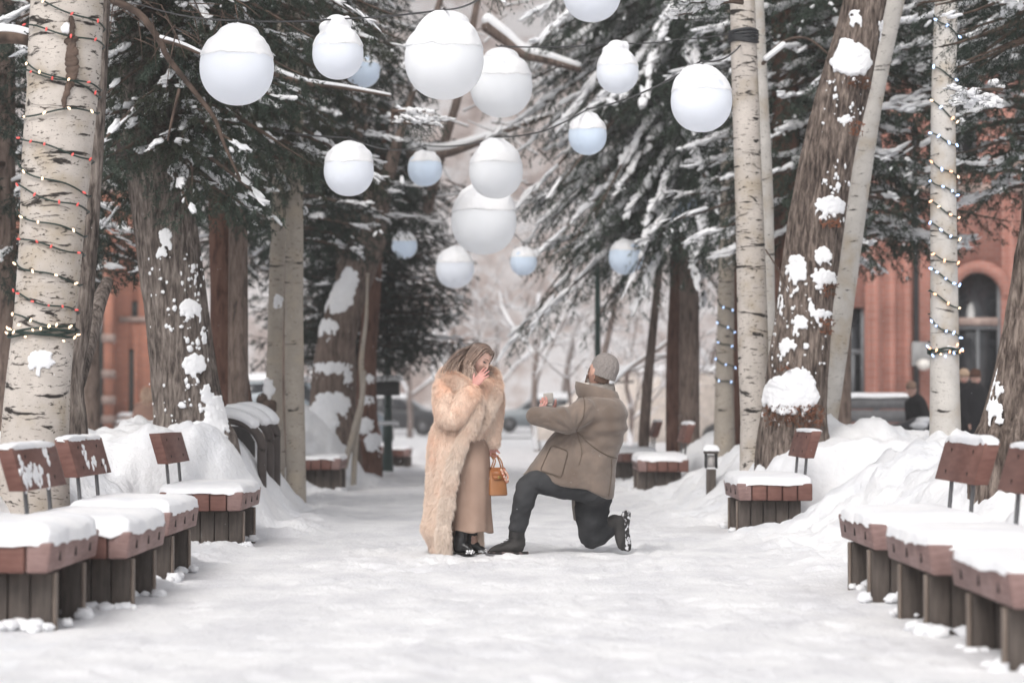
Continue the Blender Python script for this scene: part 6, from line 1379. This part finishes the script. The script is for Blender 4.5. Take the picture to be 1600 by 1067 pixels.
# ---------------------------------------------------------------- background people
def bystander(loc, h, coatc, hatc, hood=False, lab='', face=math.pi/2, lean=0., legs_c=(.02, .02, .022), fluff=False, skirtlen=.5):
    x, y, z = loc; r_ = thing('person', lab, 'person', loc); k = h/1.7
    def p(a, b, c): ca, sa = math.cos(face-math.pi/2), math.sin(face-math.pi/2); return np.array([x+(a*ca-b*sa)*k, y+(a*sa+b*ca)*k, z+c*k])
    rf_ = (math.cos(face), math.sin(face), 0)
    T_ = [loft([p(0, 0, .85), p(0, 0, 1.0), p(0, lean*.3, 1.25), p(0, lean*.5, 1.42), p(0, lean*.6, 1.5)], [(.17*k, .12*k), (.15*k, .11*k), (.18*k, .12*k), (.16*k, .1*k), (.06*k, .06*k)], n=18, ref=rf_)]
    for s in (-1, 1):
        T_.append(loft([p(s*.09, 0, .86), p(s*.10, .01, .48), p(s*.10, -.01, .09)], [.09*k, .06*k, .045*k], n=12)); T_.append(loft([p(s*.18, lean*.5, 1.40), p(s*.24, lean*.4, 1.12), p(s*.2, lean*.3+.08, .88)], [.055*k, .045*k, .03*k], n=12))
        T_.append(loft([p(s*.2, lean*.3+.08, .88), p(s*.2, lean*.3+.1, .80)], [(.03*k, .02*k), (.02*k, .012*k)], n=8)); T_.append(loft([p(s*.10, -.05, .05), p(s*.10, .08, .05), p(s*.10, .17, .04)], [.045*k, .045*k, .03*k], n=10, ref=(0, 0, 1)))
    T_.append(loft([p(0, lean*.6, 1.46), p(0, lean*.65, 1.58)], [.055*k, .06*k], n=12))
    g = G(); addmi(g, fuse(T_, .02, 2), 0); hp = p(0, lean*.7, 1.60); hg, _, _ = head_geo(hp, rf_, (0, 0, 1), k*.98, (0, 1, 2, 3)); addmi(g, hg); g.build('body', [SK, LIP, EYE, BROW], r_)
    cm = noisemat('coat_cloth', tuple(c*.8 for c in coatc), coatc, 6, rough=.9, bst=.2); lm = flat('trouser_cloth', legs_c, .9)
    C_ = [loft([p(0, 0, .9-skirtlen*.6), p(0, 0, .95), p(0, lean*.3, 1.25), p(0, lean*.5, 1.43), p(0, lean*.6, 1.50)], [(.24*k, .18*k), (.20*k, .15*k), (.21*k, .15*k), (.19*k, .13*k), (.09*k, .08*k)], n=22, ref=rf_)]+[loft([p(s*.18, lean*.5, 1.40), p(s*.26, lean*.4, 1.12), p(s*.21, lean*.3+.08, .90)], [.085*k, .07*k, .055*k], n=14) for s in (-1, 1)]
    fuse(C_, .018, 4, noise=clothnoise((8, 8, 10), .012, 6)).build('coat', cm, r_)
    fuse([loft([p(s*.09, 0, .88), p(s*.10, .01, .48), p(s*.10, -.01, .12)], [.105*k, .075*k, .06*k], n=14) for s in (-1, 1)], .02, 2).build('trousers', lm, r_)
    for s in (-1, 1): loft([p(s*.10, -.07, .045), p(s*.10, .08, .05), p(s*.10, .19, .035)], [.055*k, .052*k, .035*k], n=12, ref=(0, 0, 1)).build('boot', BLK, r_)
    hm = noisemat('hat_cloth', tuple(c*.8 for c in hatc), hatc, 10, rough=.9, bst=.3)
    if hood:
        hg_ = fuse([ell(hp+np.array([0, 0, .01]), (.125*k, .13*k, .155*k)), loft([p(0, lean*.6, 1.40), p(0, lean*.6, 1.5)], [.13*k, .11*k], n=14)], .016, 3); hb = hg_.build('hood', cm, r_); furstrands(hg_, 2500, .06, .008, 3, out=.9, mat=hm, parent=hb, name='fur_trim')
    else: rings(np.array([[hp+np.array([math.cos(a)*.083*rr*k, math.sin(a)*.1*rr*k, zz*k]) for a in np.linspace(0, 2*np.pi, 24, endpoint=False)] for rr, zz in ((1.0, .02), (1.08, .02), (1.1, .06), (1.0, .10), (.7, .135), (.25, .15))])).build('hat', hm, r_)
    return r_
bystander((X(231, 50), 50, -.25), 1.72, (.21, .125, .095), (.55, .40, .30), True, 'person seen from behind in a brown coat with a fur trimmed hood', R(95), skirtlen=.75)
bystander((X(1506, 38), 38, 0), 1.68, (.012, .012, .014), (.50, .36, .26), False, 'passer by in black with a beige hat, right of the upright aspen', R(-100))
bystander((X(1524, 37), 37, 0), 1.66, (.014, .014, .017), (.10, .05, .035), False, 'passer by in black with a dark brown hat beside the right edge trunk', R(-60))
bystander((X(1444, 36.5), 36.5, -.08), 1.55, (.016, .016, .018), (.30, .20, .15), False, 'person in a black coat bending forward half behind the blue lit aspen', R(200), lean=.35)
q = np.random.default_rng(2); c_ = np.array([X(1398, 35), 35, .38])
r_ = thing('covered_heap', 'dark tarpaulin heap beside the grey board fence, patched with snow', 'heap', (c_[0], c_[1], 0)); V, F_ = ico(4); k_ = 1+.35*(fbm(V[:, 0]*2, V[:, 1]*2, V[:, 2]*2, 3, 5)-.5); W_ = V*np.array([.62, .4, .5])*k_[:, None]; W_[:, 2] += .42*W_[:, 0]; W_[:, 2] = np.maximum(W_[:, 2], -.4)
G().add(W_+c_, F_).build('tarpaulin', flat('dark_tarp', (.03, .03, .034), .5), r_); blobs([c_+np.array([.30, -.25, .48]), c_+np.array([.38, -.2, .55])], [(.12, .1, .06)]*2, None, 2, .4).build('snow', M['snow'], r_)
# falling snow: sparse flakes in the air
q = np.random.default_rng(77); n = 900; yy = q.uniform(9, 34, n); C = np.stack([q.uniform(-.23, .23, n)*yy, yy, CAMH+q.uniform(-.08, .17, n)*yy], 1); s = q.uniform(.0012, .0028, n)[:, None]*np.ones((1, 3))*np.clip(yy/18, .7, 1.3)[:, None]
o = blobs(C, s, None, 1, .3).build('falling_snowflakes', M['snow']); o['kind'] = 'stuff'
# ------------------------------------------------------------------ air
m = bpy.data.materials.new('winter_air'); m.use_nodes = True; nt = m.node_tree; nt.nodes.clear()
o_ = nt.nodes.new('ShaderNodeOutputMaterial'); pv = nt.nodes.new('ShaderNodeVolumePrincipled')
pv.inputs['Color'].default_value = (.93, .91, .92, 1); pv.inputs['Density'].default_value = .0021; nt.links.new(pv.outputs[0], o_.inputs['Volume'])
hz = bx(-345, 345, -35, 905, -2.5, 330).build('haze', m, smooth=False); hz['kind'] = 'stuff'
